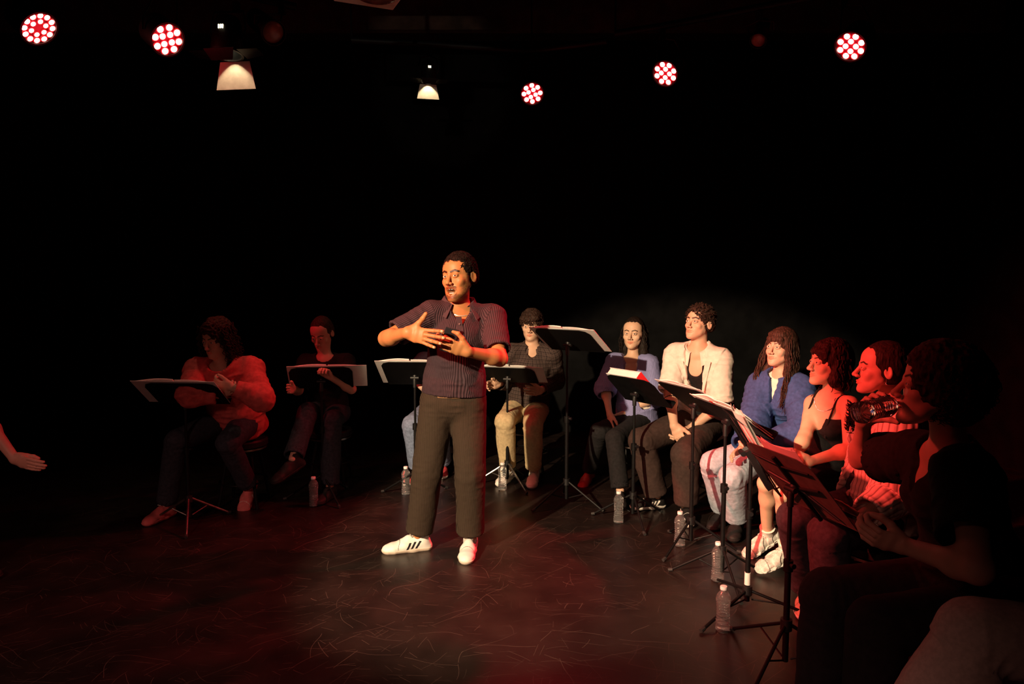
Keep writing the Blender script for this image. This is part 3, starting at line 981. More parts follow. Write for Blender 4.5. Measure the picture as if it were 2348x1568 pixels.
        if lace:
            b = MB()
            for k in range(5):
                yy = .040 + .016 * k; zz = .0935 - .0095 * k + (t - .024)
                b.tube([o0 + R @ (Vector(p) * size) for p in ((-.020, yy, zz - .009), (-.008, yy + .004, zz + .001), (.008, yy - .003, zz + .001), (.020, yy, zz - .009))], .0028 * size, 6)
            for sx in (-1, 1):
                b.tube([o0 + R @ (Vector(p) * size) for p in ((0, .036, .094), (sx * .018, .032, .104), (sx * .030, .044, .094), (sx * .014, .046, .094), (0, .036, .094))], .0026 * size, 6)
            l = b.build('laces', lace, so, world=False)
        return so
    # ---- hair
    def hair(s, m, style='short', h=.003, vol=.0, amp=.003, freq=90, part=0.0, locks=(), label=None, front=.060, fz=.058, side=.02, low=-.03, bangs=None, extra=()):
        """cap over the skull cut back from the face, plus tubes for long locks (head frame)"""
        R, hs, C = s.R, s.hs, s.J['H']
        prims = [(ell((0, -.016, .036), (.081 + vol, .100 + vol, .094 + vol)), .01), (ell((0, -.035, .0), (.080 + vol, .080 + vol, .07)), .02)]
        prims += [(e, .012) for e in extra]
        lo, hi = bounds([p for p, k in prims], .03); Fd = Field(lo, hi, h / hs)
        for p, k in prims: Fd.add(p, k)
        # face opening
        Fd.cut(erc((0, .11, -.15), (0, .11, fz - .045), (.062, front), (.052, front * .9), (1, 0, 0), (0, 1, 0)), .008)
        Fd.cut(erc((0, .085, -.19), (0, .085, low - .01), (.10, .065 - side), (.10, .060 - side), (1, 0, 0), (0, 1, 0)), .01)
        if style == 'short':
            Fd.cut(ell((0, -.02, -.105), (.12, .14, .075)), .01)
            for sx in (-1, 1): Fd.cut(ell((sx * .085, .004, -.014), (.020, .026, .036)), .006)
        if bangs:
            for bx, by, bz, rx, ry, rz in bangs: Fd.add(ell((bx, by, bz), (rx, ry, rz)), .006)
        V, Q = Fd.mesh()
        N = normals(V, Q)
        W = V * np.array([freq, freq, freq * (.35 if style == 'straight' else 1.0)])
        d = amp * (1 - 1.6 * np.abs(vnoise(W))) + amp * .7 * vnoise(W * .37 + 5)
        V = V + N * d[:, None]
        ex = []
        if locks:
            b = MB()
            for pts, r0, r1 in locks: b.tube([Vector(p) for p in pts], [r0 * math.sin(math.pi * min(.95, .25 + .7 * i / (len(pts) - 1))) ** .6 if False else r0 + (r1 - r0) * i / (len(pts) - 1) for i in range(len(pts))], 7)
            ex.append(([C + R @ (Vector(p) * hs) for p in b.v], b.f, 0))
        me = to_mesh('hair', (V * hs) @ np.array(R).T + np.array(C), Q, extra=ex)
        o = link('hair', me, m, s.root); inv(s.root, o)
        if label: o['label'] = label
        return o
def curls(n, x0, x1, z0, z1, y0, y1, down, r=.006, wav=.008, turns=5, rnd=None, out=.02, sides=(-1, 1), seed=1, ylean=0.0, fall=None):
    """locks falling beside the face: returns hair tubes in the head frame"""
    rd = random.Random(seed); L = []
    for k in range(n):
        sx = sides[k % len(sides)]
        x = sx * rd.uniform(x0, x1); y = rd.uniform(y0, y1); z = rd.uniform(z0, z1); ln = down * rd.uniform(.75, 1.05)
        ph = rd.uniform(0, 6.28); tn = turns * rd.uniform(.8, 1.2); w = wav * rd.uniform(.6, 1.2); pts = []
        m = 26
        for i in range(m):
            t = i / (m - 1)
            sw = sx * out * math.sin(t * 2.2) + w * min(1, t * 4) * math.cos(ph + tn * 6.28 * t)
            pts.append((x + sw, y + ylean * t + w * min(1, t * 4) * math.sin(ph + tn * 6.28 * t), z - ln * t))
        L.append((pts, r * rd.uniform(.7, 1.2), r * .35))
    return L
def afro(n, c, rad, r=.004, ln=.03, seed=2, wav=.008, zmin=-.05, ymax=.06):
    """short springy curls standing off the skull"""
    rd = random.Random(seed); L = []
    while len(L) < n:
        d = Vector((rd.gauss(0, 1), rd.gauss(0, 1), rd.gauss(0, 1))).normalized()
        p = Vector(c) + Vector((d.x * rad[0], d.y * rad[1], d.z * rad[2]))
        if p.z < zmin or (p.y > ymax and p.z < .07): continue
        x, y = frame_of(d); ph = rd.uniform(0, 6.28); l = ln * rd.uniform(.6, 1.2); w = wav * rd.uniform(.7, 1.3); pts = []
        for i in range(14):
            t = i / 13; a = ph + 6.28 * 2.2 * t
            q = p + d * (l * t) + (x * math.cos(a) + y * math.sin(a)) * w * min(1, 3 * t) + Vector((0, 0, -.3 * l * t * t))
            pts.append(tuple(q))
        L.append((pts, r, r * .6))
    return L
# ------------------------------------------------------------------ the room: black box theatre
def floor_mat():
    m = mat('black_stage_floor', (.02, .017, .016), .4, spec=.5)
    tc = nn(m, 'ShaderNodeTexCoord')
    # broad scuffing changes the gloss
    n = nn(m, 'ShaderNodeTexNoise'); n.inputs['Scale'].default_value = 1.6; n.inputs['Detail'].default_value = 9; n.inputs['Roughness'].default_value = .65
    lk(m, tc.outputs['Object'], n.inputs['Vector'])
    mr = nn(m, 'ShaderNodeMapRange'); mr.inputs[1].default_value = .3; mr.inputs[2].default_value = .7; mr.inputs[3].default_value = .33; mr.inputs[4].default_value = .43
    lk(m, n.outputs['Fac'], mr.inputs[0]); lk(m, mr.outputs[0], bsdf(m).inputs['Roughness'])
    # scratches: short, nearly straight scores in many directions, each in its own cell of a warped grid
    def mth(op, a, b=None, c=None):
        n_ = nn(m, 'ShaderNodeMath'); n_.operation = op
        for k, v in enumerate((a, b, c)):
            if v is None: continue
            if isinstance(v, (int, float)): n_.inputs[k].default_value = v
            else: lk(m, v, n_.inputs[k])
        return n_.outputs[0]
    wn = nn(m, 'ShaderNodeTexNoise'); wn.inputs['Scale'].default_value = 2.3; wn.inputs['Detail'].default_value = 1
    lk(m, tc.outputs['Object'], wn.inputs['Vector'])
    sb = nn(m, 'ShaderNodeVectorMath'); sb.operation = 'SUBTRACT'; lk(m, wn.outputs['Color'], sb.inputs[0]); sb.inputs[1].default_value = (.5, .5, .5)
    sc_ = nn(m, 'ShaderNodeVectorMath'); sc_.operation = 'SCALE'; sc_.inputs['Scale'].default_value = .28; lk(m, sb.outputs[0], sc_.inputs[0])
    wv = nn(m, 'ShaderNodeVectorMath'); lk(m, tc.outputs['Object'], wv.inputs[0]); lk(m, sc_.outputs[0], wv.inputs[1])
    cur = None
    for k, (rot, lu, lv, thr, wd) in enumerate(((.15, .30, .045, .87, .0010), (.75, .16, .030, .89, .0009), (1.35, .22, .050, .86, .0009), (1.95, .12, .028, .86, .0009),
                                               (2.45, .34, .060, .86, .0011), (2.95, .10, .022, .88, .0008), (.45, .07, .018, .90, .0010), (2.2, .5, .12, .7, .0012))):
        mp = nn(m, 'ShaderNodeMapping'); mp.inputs['Rotation'].default_value = (0, 0, rot); mp.inputs['Location'].default_value = (k * 1.7, k * .9, 0)
        lk(m, wv.outputs[0], mp.inputs[0])
        sp = nn(m, 'ShaderNodeSeparateXYZ'); lk(m, mp.outputs[0], sp.inputs[0])
        u = mth('DIVIDE', sp.outputs[0], lu); v = mth('DIVIDE', sp.outputs[1], lv)
        cb = nn(m, 'ShaderNodeCombineXYZ'); lk(m, mth('FLOOR', u), cb.inputs[0]); lk(m, mth('FLOOR', v), cb.inputs[1]); cb.inputs[2].default_value = k
        wh = nn(m, 'ShaderNodeTexWhiteNoise'); lk(m, cb.outputs[0], wh.inputs['Vector'])
        cs = nn(m, 'ShaderNodeSeparateColor'); lk(m, wh.outputs['Color'], cs.inputs[0])
        fu = mth('SUBTRACT', mth('FRACT', u), .5); fv = mth('FRACT', v)
        pos = mth('MULTIPLY_ADD', fu, mth('MULTIPLY_ADD', cs.outputs[1], 1.1, -.55), .5)
        dist = mth('MULTIPLY', mth('ABSOLUTE', mth('SUBTRACT', fv, pos)), lv)
        line = mth('LESS_THAN', dist, wd)
        on = mth('GREATER_THAN', cs.outputs[0], thr)
        end = mth('LESS_THAN', mth('ABSOLUTE', fu), mth('MULTIPLY_ADD', cs.outputs[2], .34, .12))
        a = mth('MULTIPLY', mth('MULTIPLY', line, on), mth('MULTIPLY', end, mth('MULTIPLY_ADD', cs.outputs[2], .5, .08)))
        cur = a if cur is None else mth('MAXIMUM', cur, a)
    n3 = nn(m, 'ShaderNodeTexNoise'); n3.inputs['Scale'].default_value = 5; n3.inputs['Detail'].default_value = 8
    lk(m, tc.outputs['Object'], n3.inputs['Vector'])
    r = nn(m, 'ShaderNodeValToRGB'); r.color_ramp.elements[0].position = .35; r.color_ramp.elements[0].color = (.008, .0050, .0045, 1)
    r.color_ramp.elements[1].position = .7; r.color_ramp.elements[1].color = (.019, .011, .0095, 1)
    lk(m, n3.outputs['Fac'], r.inputs['Fac'])
    mx = nn(m, 'ShaderNodeMix'); mx.data_type = 'RGBA'; lk(m, cur, mx.inputs[0]); lk(m, r.outputs['Color'], mx.inputs[6]); mx.inputs[7].default_value = (.13, .085, .070, 1)
    lk(m, mx.outputs[2], bsdf(m).inputs['Base Color'])
    b = nn(m, 'ShaderNodeBump'); b.inputs['Strength'].default_value = .25; b.inputs['Distance'].default_value = .002
    lk(m, n3.outputs['Fac'], b.inputs['Height']); lk(m, b.outputs['Normal'], bsdf(m).inputs['Normal'])
    return m
FLOORM = floor_mat()
WALLM = fabric('black_drape_paint', (.006, .006, .0065), .25, .95, 6, .2, spec=.05)
CEILM = fabric('dark_ceiling_paint', (.022, .018, .016), .4, .9, 5, .2)
X0, X1, Y0, Y1, ZC = -4.6, 4.2, -3.2, 7.4, 3.95
MB().box(((X0 + X1) / 2, (Y0 + Y1) / 2, -.05), ((X1 - X0) / 2 + .1, (Y1 - Y0) / 2 + .1, .05)).build('floor', FLOORM, smooth=False)['kind'] = 'structure'
for nm, c, h in (('wall_back', ((X0 + X1) / 2, Y1 + .05, ZC / 2), ((X1 - X0) / 2 + .1, .05, ZC / 2)), ('wall_front', ((X0 + X1) / 2, Y0 - .05, ZC / 2), ((X1 - X0) / 2 + .1, .05, ZC / 2)),
                 ('wall_left', (X0 - .05, (Y0 + Y1) / 2, ZC / 2), (.05, (Y1 - Y0) / 2, ZC / 2)), ('wall_right', (X1 + .05, (Y0 + Y1) / 2, ZC / 2), (.05, (Y1 - Y0) / 2, ZC / 2))):
    MB().box(c, h).build(nm, WALLM, smooth=False)['kind'] = 'structure'
MB().box(((X0 + X1) / 2, (Y0 + Y1) / 2, ZC + .05), ((X1 - X0) / 2 + .1, (Y1 - Y0) / 2 + .1, .05)).build('ceiling', CEILM, smooth=False)['kind'] = 'structure'
JOIST = fabric('dark_joist_wood', (.05, .032, .024), .35, .85, 9, .3)
for i, y in enumerate((4.55, 5.45, 6.35)):
    a = MB(); a.box((-.2, y, ZC - .13), (4.38, .045, .13), None); o = a.build('trim_%d' % (i + 1), JOIST, smooth=False); o['kind'] = 'structure'

# ------------------------------------------------------------------ hanging pipe and stage lights
BLK = fabric('black_powder_coat', (.004, .004, .0045), .2, .5, 60, .15, spec=.18)
BLKP = fabric('black_plastic', (.005, .005, .006), .2, .5, 40, .1, spec=.5)
STEEL = mat('worn_steel', (.35, .33, .3), .35, 1.0)
noisy(STEEL, (.25, .24, .22), (.45, .43, .4), 30, .1)
PZ_ = 3.30
def pipe(pts, label):
    r = empty('lighting_pipe', pts[0]); tag(r, label, 'pipe')
    b = MB(); b.tube(pts, .024, 12); b.build('pipe', BLK, r)
    for i, p in enumerate(pts[::2] if len(pts) > 3 else pts):
        b = MB(); b.tube([p, (p[0], p[1], ZC)], .008, 8); b.build('hanger_rod', BLK, r)
    return r
LP = [p['loc'] for p in PARS]
pipe([Vector((-4.3, 3.55, PZ_ + .1)), Vector((LP[0].x, LP[0].y + .12, PZ_ + .1)), Vector((LP[1].x, LP[1].y + .16, PZ_ + .1)), Vector((-1.45, 5.0, PZ_ + .1))], 'black lighting pipe at upper left over the seated women')
pipe([Vector((-1.2, 5.55, PZ_ + .06)), Vector((-.6, 5.65, PZ_ + .06)), Vector((LP[2].x, LP[2].y + .13, PZ_ + .06)), Vector((LP[3].x - .35, LP[2].y - .1, PZ_ + .06))], 'black lighting pipe over the back row, centre')
pipe([Vector((.75, 5.40, PZ_ + .06)), Vector((LP[3].x, LP[3].y + .13, PZ_ + .06)), Vector((LP[4].x, LP[4].y + .13, PZ_ + .06)), Vector((2.9, 3.7, PZ_ + .06))], 'black lighting pipe at upper right over the right-hand row')
def led_glow():
    m = mat('led_lens_glow', (.2, .0, .0), .2, emit=(1.0, .40, .30), es=14.0)
    return m
def led_face():
    m = mat('led_red_face', (.06, .002, .004), .25, emit=(1.0, .0, .012), es=.04)
    return m
LEDG, LEDF = led_glow(), led_face()
RIMM = mat('led_lens_ring', (.3, .01, .01), .15, emit=(1.0, .01, .02), es=.8)
par_labels = ['round LED stage light glowing in two rings, far left of ceiling', 'round LED stage light, second from left, above the flood light with open flaps',
              'lowest of the round LED stage lights, hanging near the centre back', 'round LED stage light at right, over the man in the cream shirt',
              'rightmost of the round LED stage lights, over the women in the corner']
for p, lab in zip(PARS, par_labels):
    loc = p['loc']; d = (Vector(p['aim']) - loc).normalized()
    # the lens faces partly at the lamp's target, partly down the room
    toc = (ORG - loc).normalized(); d2 = (d * .65 + toc * .5).normalized()
    x, y = frame_of(d2); R = Matrix((x, y, d2)).transposed()
    root = empty('led_stage_light', loc); tag(root, lab, 'stage light', 'red LED stage lights on the ceiling pipes')
    r = p['r']
    b = MB(); b.lathe([(r * .55, -.20), (r * .8, -.19), (r * 1.08, -.15), (r * 1.10, -.02), (r * 1.14, .0), (r * 1.14, .012), (r * 1.02, .012), (r * 1.0, -.004)], loc, 32, R); b.build('housing', BLK, root)
    b = MB(); b.lathe([(r * .2, -.006), (r * 1.0, -.006), (r * 1.0, -.003), (r * .2, -.002)], loc, 32, R); b.build('lens_plate', LEDF, root)
    n1, n2 = p['n']; ph = .3
    for ring, n, rad, cr in ((0, n1, r * (.36 if n1 == 4 else .44), r * (.175 if n1 == 6 else .235)), (1, n2, r * (.78 if n2 == 8 else .83), r * (.200 if n1 == 6 else .250))):
        for k in range(n):
            a = ph + 2 * math.pi * k / n + (.4 if ring else 0)
            c = loc + R @ Vector((rad * math.cos(a), rad * math.sin(a), 0))
            b = MB(); b.ball(c, (cr, cr, .006), 12, R); b.mi = 1
            b.lathe([(cr * 1.01, -.001), (cr * 1.09, -.001), (cr * 1.09, .003), (cr * 1.01, .003)], c, 16, R)
            b.build('led', [LEDG, RIMM], root)
    top = Vector((loc.x, loc.y + (.13 if loc.x > -1 else (.16 if loc.x > -2.5 else .12)), PZ_ + (.10 if loc.x < -1 else .06) - .062))
    b = MB()
    for sx in (-1, 1):
        q = loc + R @ Vector((sx * r * 1.2, 0, -.08)); w = Vector((q.x * .6 + top.x * .4, q.y * .6 + top.y * .4, top.z - .06))
        b.tube([q, q + Vector((0, 0, .06)), w, top - Vector((0, 0, .02))], .006, 8)
    b.box(top, (.02, .02, .035)); b.build('yoke', BLK, root)

# flood lights with barn doors
FLM = mat('lamp_reflector', (.9, .85, .7), .3, emit=(1.0, .86, .55), es=9.0)
BARN = fabric('barn_door_metal', (.42, .40, .33), .12, .5, 20, .1, spec=.5)
def flood(px, py, Y, sc, label, energy, yaw, tilt, flat_y, flat_z):
    """px,py = middle of the lit flap; the lamp points down, the flap hangs on its far side"""
    c = P(px, py, Y)
    root = empty('flood_light', c); tag(root, label, 'stage light', 'white flood lights with barn doors')
    a = math.radians(yaw); t = math.radians(tilt)
    pl = Vector((math.sin(a), math.cos(a), 0))             # horizontal heading of the far side
    d = (Vector((0, 0, -1)) * math.cos(t) + pl * math.sin(t)).normalized()
    f = (pl - d * pl.dot(d)).normalized(); x = f.cross(d)
    R = Matrix((x, f, d)).transposed()                     # local z = beam, y = far side
    o = c - R @ Vector((0, .10, .15)) * sc
    def W(*p): return o + R @ (Vector(p) * sc)
    S = R @ Matrix.Diagonal(Vector((sc, sc, sc)))
    b = MB(); b.lathe([(.03, -.20), (.07, -.19), (.085, -.15), (.095, -.02), (.098, .03), (.104, .03), (.104, .042), (.090, .042), (.088, -.10), (.01, -.10)], o, 28, S); b.build('housing', BLK, root)
    b = MB(); b.ball(W(0, 0, -.085), (.055 * sc, .055 * sc, .012 * sc), 16, R); b.build('lamp', FLM, root)
    b = MB(); G = [[W(u * (.10 + .035 * v), .100 + .03 * v, .040 + .17 * v) for u in (-1, -.5, 0, .5, 1)] for v in (0, .33, .66, 1)]
    b.sheet(G, .003); b.build('lower_flap', BARN, root)
    b = MB(); G = [[W(u * (.10 - .03 * v), -.098 + .05 * v, .040 + .055 * v) for u in (-1, 0, 1)] for v in (0, 1)]; b.sheet(G, .003); b.build('near_flap', BLK, root)
    for sx in (-1, 1):
        b = MB(); G = [[W(sx * (.103 + .12 * v), u * (.07 - .02 * v), .040 - .01 * v) for u in (-1, 0, 1)] for v in (0, 1)]; b.sheet(G, .003); b.build('side_flap', BLK, root)
    b = MB(); top = Vector((o.x, flat_y, flat_z))
    for sx in (-1, 1): b.tube([W(sx * .10, 0, -.06), W(sx * .12, 0, -.12), W(sx * .10, 0, -.24), top - Vector((0, 0, .03))], .006, 8)
    b.box(top, (.02, .02, .03)); b.build('yoke', BLK, root)
    for q in range(3):
        b = MB(); b.box(W(-.018 + .013 * q, -.090, -.10), (.0028 * sc, .003, .012 * sc), R); b.build('vent_slot', FLM, root)
    spot('flood_lamp', W(0, 0, -.06), W(0, 0, 1), energy, WARM, 84, .25, .012 * sc)
    return root
flood(537, 180, 4.75, 1.0, 'flood light with bright lower flap, hanging left of the standing man', 12, 8, -8, 4.86, PZ_ + .046)
flood(982, 214, 5.6, .62, 'smaller flood light above the standing man, flap glowing white', 10, -12, -8, 5.64, PZ_ + .006)
spot('projector_fill', (-.9, -2.4, 2.6), P(846, -30, 4.0), 190, (1.0, .85, .66), 9, .5, .03)  # added fill spot, no such lamp seen; only brightens the white projector box
# unlit lanterns whose lenses catch a little light
LENS = mat('dusty_lens', (.22, .08, .06), .25, spec=.6); noisy(LENS, (.14, .05, .04), (.30, .13, .09), 14)
def lantern(px, py, Y, tgt, label, s=1.0):
    c = P(px, py, Y); d = (Vector(tgt) - c).normalized(); x, y = frame_of(d); R = Matrix((x, y, d)).transposed()
    root = empty('stage_lantern', c); tag(root, label, 'stage light')
    b = MB(); b.lathe([(.05, -.30), (.065, -.28), (.07, -.12), (.055, -.10), (.055, -.03), (.08, .0), (.08, .02), (.074, .02), (.07, .0)], c, 24, R @ Matrix.Diagonal(Vector((s, s, s)))); b.build('housing', BLK, root)
    b = MB(); b.ball(c, (.068 * s, .068 * s, .012), 16, R); b.build('lens', LENS, root)
    top = Vector((c.x, 4.9, PZ_ + (.046 if c.x < 0 else .006))); b = MB()
    for sx in (-1, 1): b.tube([c + R @ Vector((sx * .08, 0, -.1)), c + R @ Vector((sx * .085, .05, -.11)), top - Vector((0, 0, .03))], .006, 8)
    b.box(top, (.02, .02, .03)); b.build('yoke', BLK, root)
lantern(626, 74, 4.7, (0.6, 2.5, 1.3), 'unlit round stage lantern with dull red lens near top left')
lantern(1739, 92, 4.9, (.6, 3.2, 1.0), 'unlit stage lantern with faint orange lens near top right', .7)
# white projector at the top edge
WPL = fabric('off_white_plastic', (.75, .70, .60), .06, .5, 12, .05)
pc = P(846, -30, 4.0)
root = empty('ceiling_projector', pc); tag(root, 'white slotted box hanging at the top edge, above the standing man', 'projector')
Rp = (Matrix.Rotation(.42, 3, 'Z'))
b = MB(); b.box(pc, (.165, .13, .055), Rp); b.build('casing', WPL, root, bevel=.006)
for k in range(9):
    b = MB(); b.box(pc + Rp @ Vector((-.155 + .016 * k, -.131, .0)), (.0045, .002, .026), Rp); b.build('vent_slot', BLKP, root)
b = MB(); b.ball(pc + Rp @ Vector((.03, -.02, -.05)), (.11, .09, .03), 20, Rp); b.build('lens_hood', LENS, root)
b = MB(); b.tube([pc + Vector((0, 0, .05)), Vector((pc.x, pc.y, ZC))], .015, 10); b.build('ceiling_mount', BLK, root)
# ------------------------------------------------------------------ music stands, binders, bottles, stools
DESKM = fabric('matt_black_desk', (.0035, .0035, .004), .2, .6, 30, .1, spec=.12)
GREYD = fabric('grey_brown_desk', (.10, .08, .072), .15, .6, 25, .15)
PAPER = fabric('white_paper', (.82, .80, .76), .03, .8, 20, .05)
WBIND = fabric('white_vinyl', (.72, .70, .68), .04, .35, 20, .05, spec=.5)
RBIND = mat('red_vinyl', (.60, .03, .03), .35)
RING = mat('chrome', (.8, .8, .8), .15, 1.0)
RUB = mat('black_rubber', (.02, .02, .02), .7)
DESKS = {}
def stand(base, cpx, cpy, Y, yaw, tilt, label, W=.50, Hd=.33, tri=0.3, lr=.27, hub=.17, tip=.30, kind='solid', steel=False, redleg=False, deskm=None, tagc=None, group='black music stands along the row'):
    """base = floor pixel of the pole; (cpx, cpy, Y) = middle of the desk; yaw, tilt in degrees"""
    b0 = FL(*base) if len(base) == 2 else Vector(base)
    root = empty('music_stand', b0); tag(root, label, 'music stand', group)
    c = P(cpx, cpy, Y)
    ps, a = math.radians(yaw), math.radians(tilt)
    pl = Vector((math.sin(ps), math.cos(ps), 0)); r = Vector((math.cos(ps), -math.sin(ps), 0))
    u = -pl * math.cos(a) + Vector((0, 0, math.sin(a))); n = pl * math.sin(a) + Vector((0, 0, math.cos(a)))
    R = Matrix((r, u, n)).transposed()
    jt = c - n * .035
    if kind != 'wire': b0 = Vector((jt.x, jt.y, 0)); root.location = b0
    top = Vector((b0.x, b0.y, jt.z - .02))
    low = b0 + Vector((0, 0, .05)); mid = Vector((b0.x, b0.y, b0.z + min(.62, (jt.z - b0.z) * .6)))
    b = MB(); b.tube([low, mid], .0125, 12); b.tube([mid - Vector((0, 0, .03)), mid + Vector((0, 0, .015))], .019, 12); b.build('lower_tube', BLK, root)
    b = MB(); b.tube([mid, Vector((top.x, top.y, top.z))], .0085, 10); b.build('upper_tube', BLK, root)
    b = MB(); b.tube([mid + r * .014, mid + r * .036], [.007, .011], 10); b.build('height_knob', BLKP, root)
    b = MB(); b.tube([top - Vector((0, 0, .05)), top, jt + n * .02], [.013, .014, .018], 10); b.tube([jt - r * .03, jt + r * .03], .012, 10); b.build('desk_joint', BLKP, root)
    b = MB(); b.tube([b0 + Vector((0, 0, hub - .02)), b0 + Vector((0, 0, hub + .025))], .023, 14); b.build('leg_collar', BLKP, root)
    for k in range(3):
        t = tri + 2 * math.pi * k / 3; d = Vector((math.sin(t), -math.cos(t), 0))
        b = MB(); b.tube([b0 + d * .02 + Vector((0, 0, hub)), b0 + d * lr + Vector((0, 0, .012))], .0075, 8); b.tube([b0 + d * .02 + Vector((0, 0, .06)), b0 + d * lr * .45 + Vector((0, 0, hub - (hub - .012) * .45))], .004, 6)
        l = b.build('leg', STEEL if steel else BLK, root)
        b = MB(); b.tube([b0 + d * (lr - .012) + Vector((0, 0, .016)), b0 + d * (lr + .012) + Vector((0, 0, .010))], .010, 8); b.build('rubber_foot', RUB, l, world=False)
    if tagc:
        b = MB(); b.tube([b0 + Vector((0, 0, hub + .03)), b0 + Vector((0, 0, hub + .09))], .0145, 12); b.build('white_sleeve', tagc, root)
    dm = deskm or DESKM
    w, h = W / 2, Hd / 2
    if kind in ('solid', 'ribbed'):
        G = []
        out = [(-w, h - .05), (-w + .02, h - .015), (-w + .06, h), (0, h), (w - .06, h), (w - .02, h - .015), (w, h - .05)]
        G = [[c + r * x + u * y * (1 if j else 1) for j, y in ((0, -h), (1, -h * .3), (2, h * .4), (3, yt))] for x, yt in out]
        b = MB(); b.sheet(G, .003); d = b.build('desk', dm, root)
        b = MB(); b.box(c - u * (h - .002) + n * .022, (w, .0018, .024), R); b.box(c - u * (h - .010) + n * .046, (w, .008, .0016), R); b.build('ledge', dm, root, smooth=False)
        if kind == 'ribbed':
            b = MB()
            b.tube([c + u * (h - .03) - n * .010 - r * .01, c - u * (h + .02) - n * .014], .009, 8)
            for s_ in (-1, 1):
                b.tube([c - n * .010 + u * .10, c - n * .010 + r * s_ * (w - .03) + u * (h - .06)], .004, 6)
                b.tube([c - n * .010 - u * .02, c - n * .010 + r * s_ * (w - .05) + u * .02], .0055, 6)
                b.tube([c - n * .010 - u * .02, c - n * .010 + r * s_ * (w - .06) - u * (h - .04)], .004, 6)
            b.build('back_brace', BLKP, root)
    else:     # folding wire desk
        b = MB(); q = .0035
        for s_ in (-1, 1):
            for x in (.0, .5, 1):
                b.tube([c - u * h + r * s_ * w * x, c + u * h + r * s_ * w * (x * .8)], q, 6)
            b.tube([c - u * h, c + r * s_ * w], q, 6); b.tube([c + u * h, c + r * s_ * w], q, 6)
            b.tube([c - u * h + r * s_ * w * .5 + n * 0, c - u * h + r * s_ * w * .5 + n * .05], q, 6)
        b.tube([c - u * h - r * w, c - u * h + r * w], q * 1.3, 6); b.tube([c + u * h - r * w * .8, c + u * h + r * w * .8], q, 6)
        b.build('wire_desk', BLK, root)
        b = MB(); b.box(c - u * (h * .55) - n * .012, (.028, .10, .012), R); b.build('centre_bar', BLKP, root)
    DESKS[label] = (c, r, u, n, R)
    cs = [pix(c + r * sx * w + u * sy * h) for sx, sy in ((-1, 1), (1, 1), (1, -1), (-1, -1))]
    print(label[:40], [(round(x), round(y)) for x, y in cs])
    return root, c, r, u, n, R
def binder(st, label, W=.56, Hd=.30, dx=0.0, dy=0.0, thick=.018, pages=True, edge=None, curl=0.0, group='white open binders on the stands', cat='binder'):
    root_, c, r, u, n, R = st
    o = c + n * .006 + r * dx + u * dy
    root = empty('ring_binder', o); tag(root, label, cat, group)
    w, h = W / 2, Hd / 2
    sp = .022
    for s_ in (-1, 1):
        b = MB(); b.box(o + r * s_ * (w + sp) / 2 + n * .0015, ((w - sp) / 2, h, .0015), R); b.build('cover', WBIND, root, smooth=False)
    b = MB(); b.box(o + n * .0015, (sp, h, .0015), R); b.build('spine', WBIND if edge is None else edge, root, smooth=False)
    for q in (-.34, 0, .34):
        b = MB(); pts = [o + u * (q * Hd) + r * (math.cos(t) * .020) + n * (math.sin(t) * .020 + .003) for t in np.linspace(0, math.pi, 9)]
        b.tube(pts, .0018, 6); b.build('ring', RING, root)
    for s_, th in ((-1, thick * 1.0), (1, thick * .55)):
        G = []
        for i in range(9):
            t = i / 8; x = s_ * (.006 + t * (w - .02)); z = .003 + th * math.sin(math.pi * min(1, .15 + t * .9)) * .8 + .010 * (1 - t) + (curl * t * t if s_ > 0 else 0)
            G.append([o + r * x + n * z - u * (h - .008), o + r * x + n * z + u * (h - .008)])
        b = MB(); b.sheet(G, max(.002, th * .35)); b.build('pages', PAPER, root)
    return root
def loose_sheets(st, label, k=3, dx=0.0, ang=6, lift=.010, seed=1, W=.21, H=.28, group='loose script pages on the stands', dy=.0, bend=.02):
    root_, c, r, u, n, R = st; rd = random.Random(seed)
    root = empty('script_pages', c + n * .01); tag(root, label, 'paper', group)
    for i in range(k):
        a = math.radians(rd.uniform(-ang, ang)); r2 = r * math.cos(a) + u * math.sin(a); u2 = u * math.cos(a) - r * math.sin(a)
        o = c + n * (lift + .004 * i) + r * (dx + rd.uniform(-.03, .03)) + u * (dy + rd.uniform(-.01, .02))
        G = [[o + r2 * (W * (p - .5)) + u2 * (H * (q - .5)) + n * bend * (abs(p - .5) * 2) ** 2 * rd.uniform(.6, 1) + n * .5 * bend * q * q for q in (0, .33, .66, 1)] for p in np.linspace(0, 1, 7)]
        b = MB(); b.sheet(G, .0012); b.build('page', PAPER, root)
    return root

A_ = stand((462, 1190), 427.5, 902.5, 4.56, 4.7, 39.6, 'music stand in front of the woman in the red sweater, far left', W=.48, Hd=.25, tri=.35, steel=True)
binder(A_, 'open white binder on the far-left music stand', W=.55, Hd=.26, dx=-.035, dy=.008)
B_ = stand((744, 1140), 737, 866, 5.11, -9.3, 48.6, 'music stand in front of the woman in the black shirt, second from left', W=.44, Hd=.22, tri=-.25 + .9)
binder(B_, 'open white binder held on the second stand from left', W=.55, Hd=.225, dx=.045, dy=.006)
C_ = stand((953, 1130), 952, 856.5, 5.17, 3.2, 36, 'music stand half hidden behind the standing man, left side', W=.45, Hd=.33, tri=.2)
binder(C_, 'open white binder on the stand left behind the standing man', W=.50, Hd=.325, dx=-.015, dy=.008)
D_ = stand((1165, 1115), 1165, 860, 5.45, 15.6, 36.9, 'music stand before the man in the plaid shirt', W=.44, Hd=.22, tri=.55, steel=True)
binder(D_, 'open white binder on the stand before the plaid shirt', W=.52, Hd=.225, dx=.03, dy=.006)
E_ = stand((1303, 1140), 1304, 780.7, 4.94, 33.3, 30.8, 'tallest music stand, its raised desk beside the plaid-shirted man', W=.42, Hd=.32, tri=.75 + .3, redleg=True)
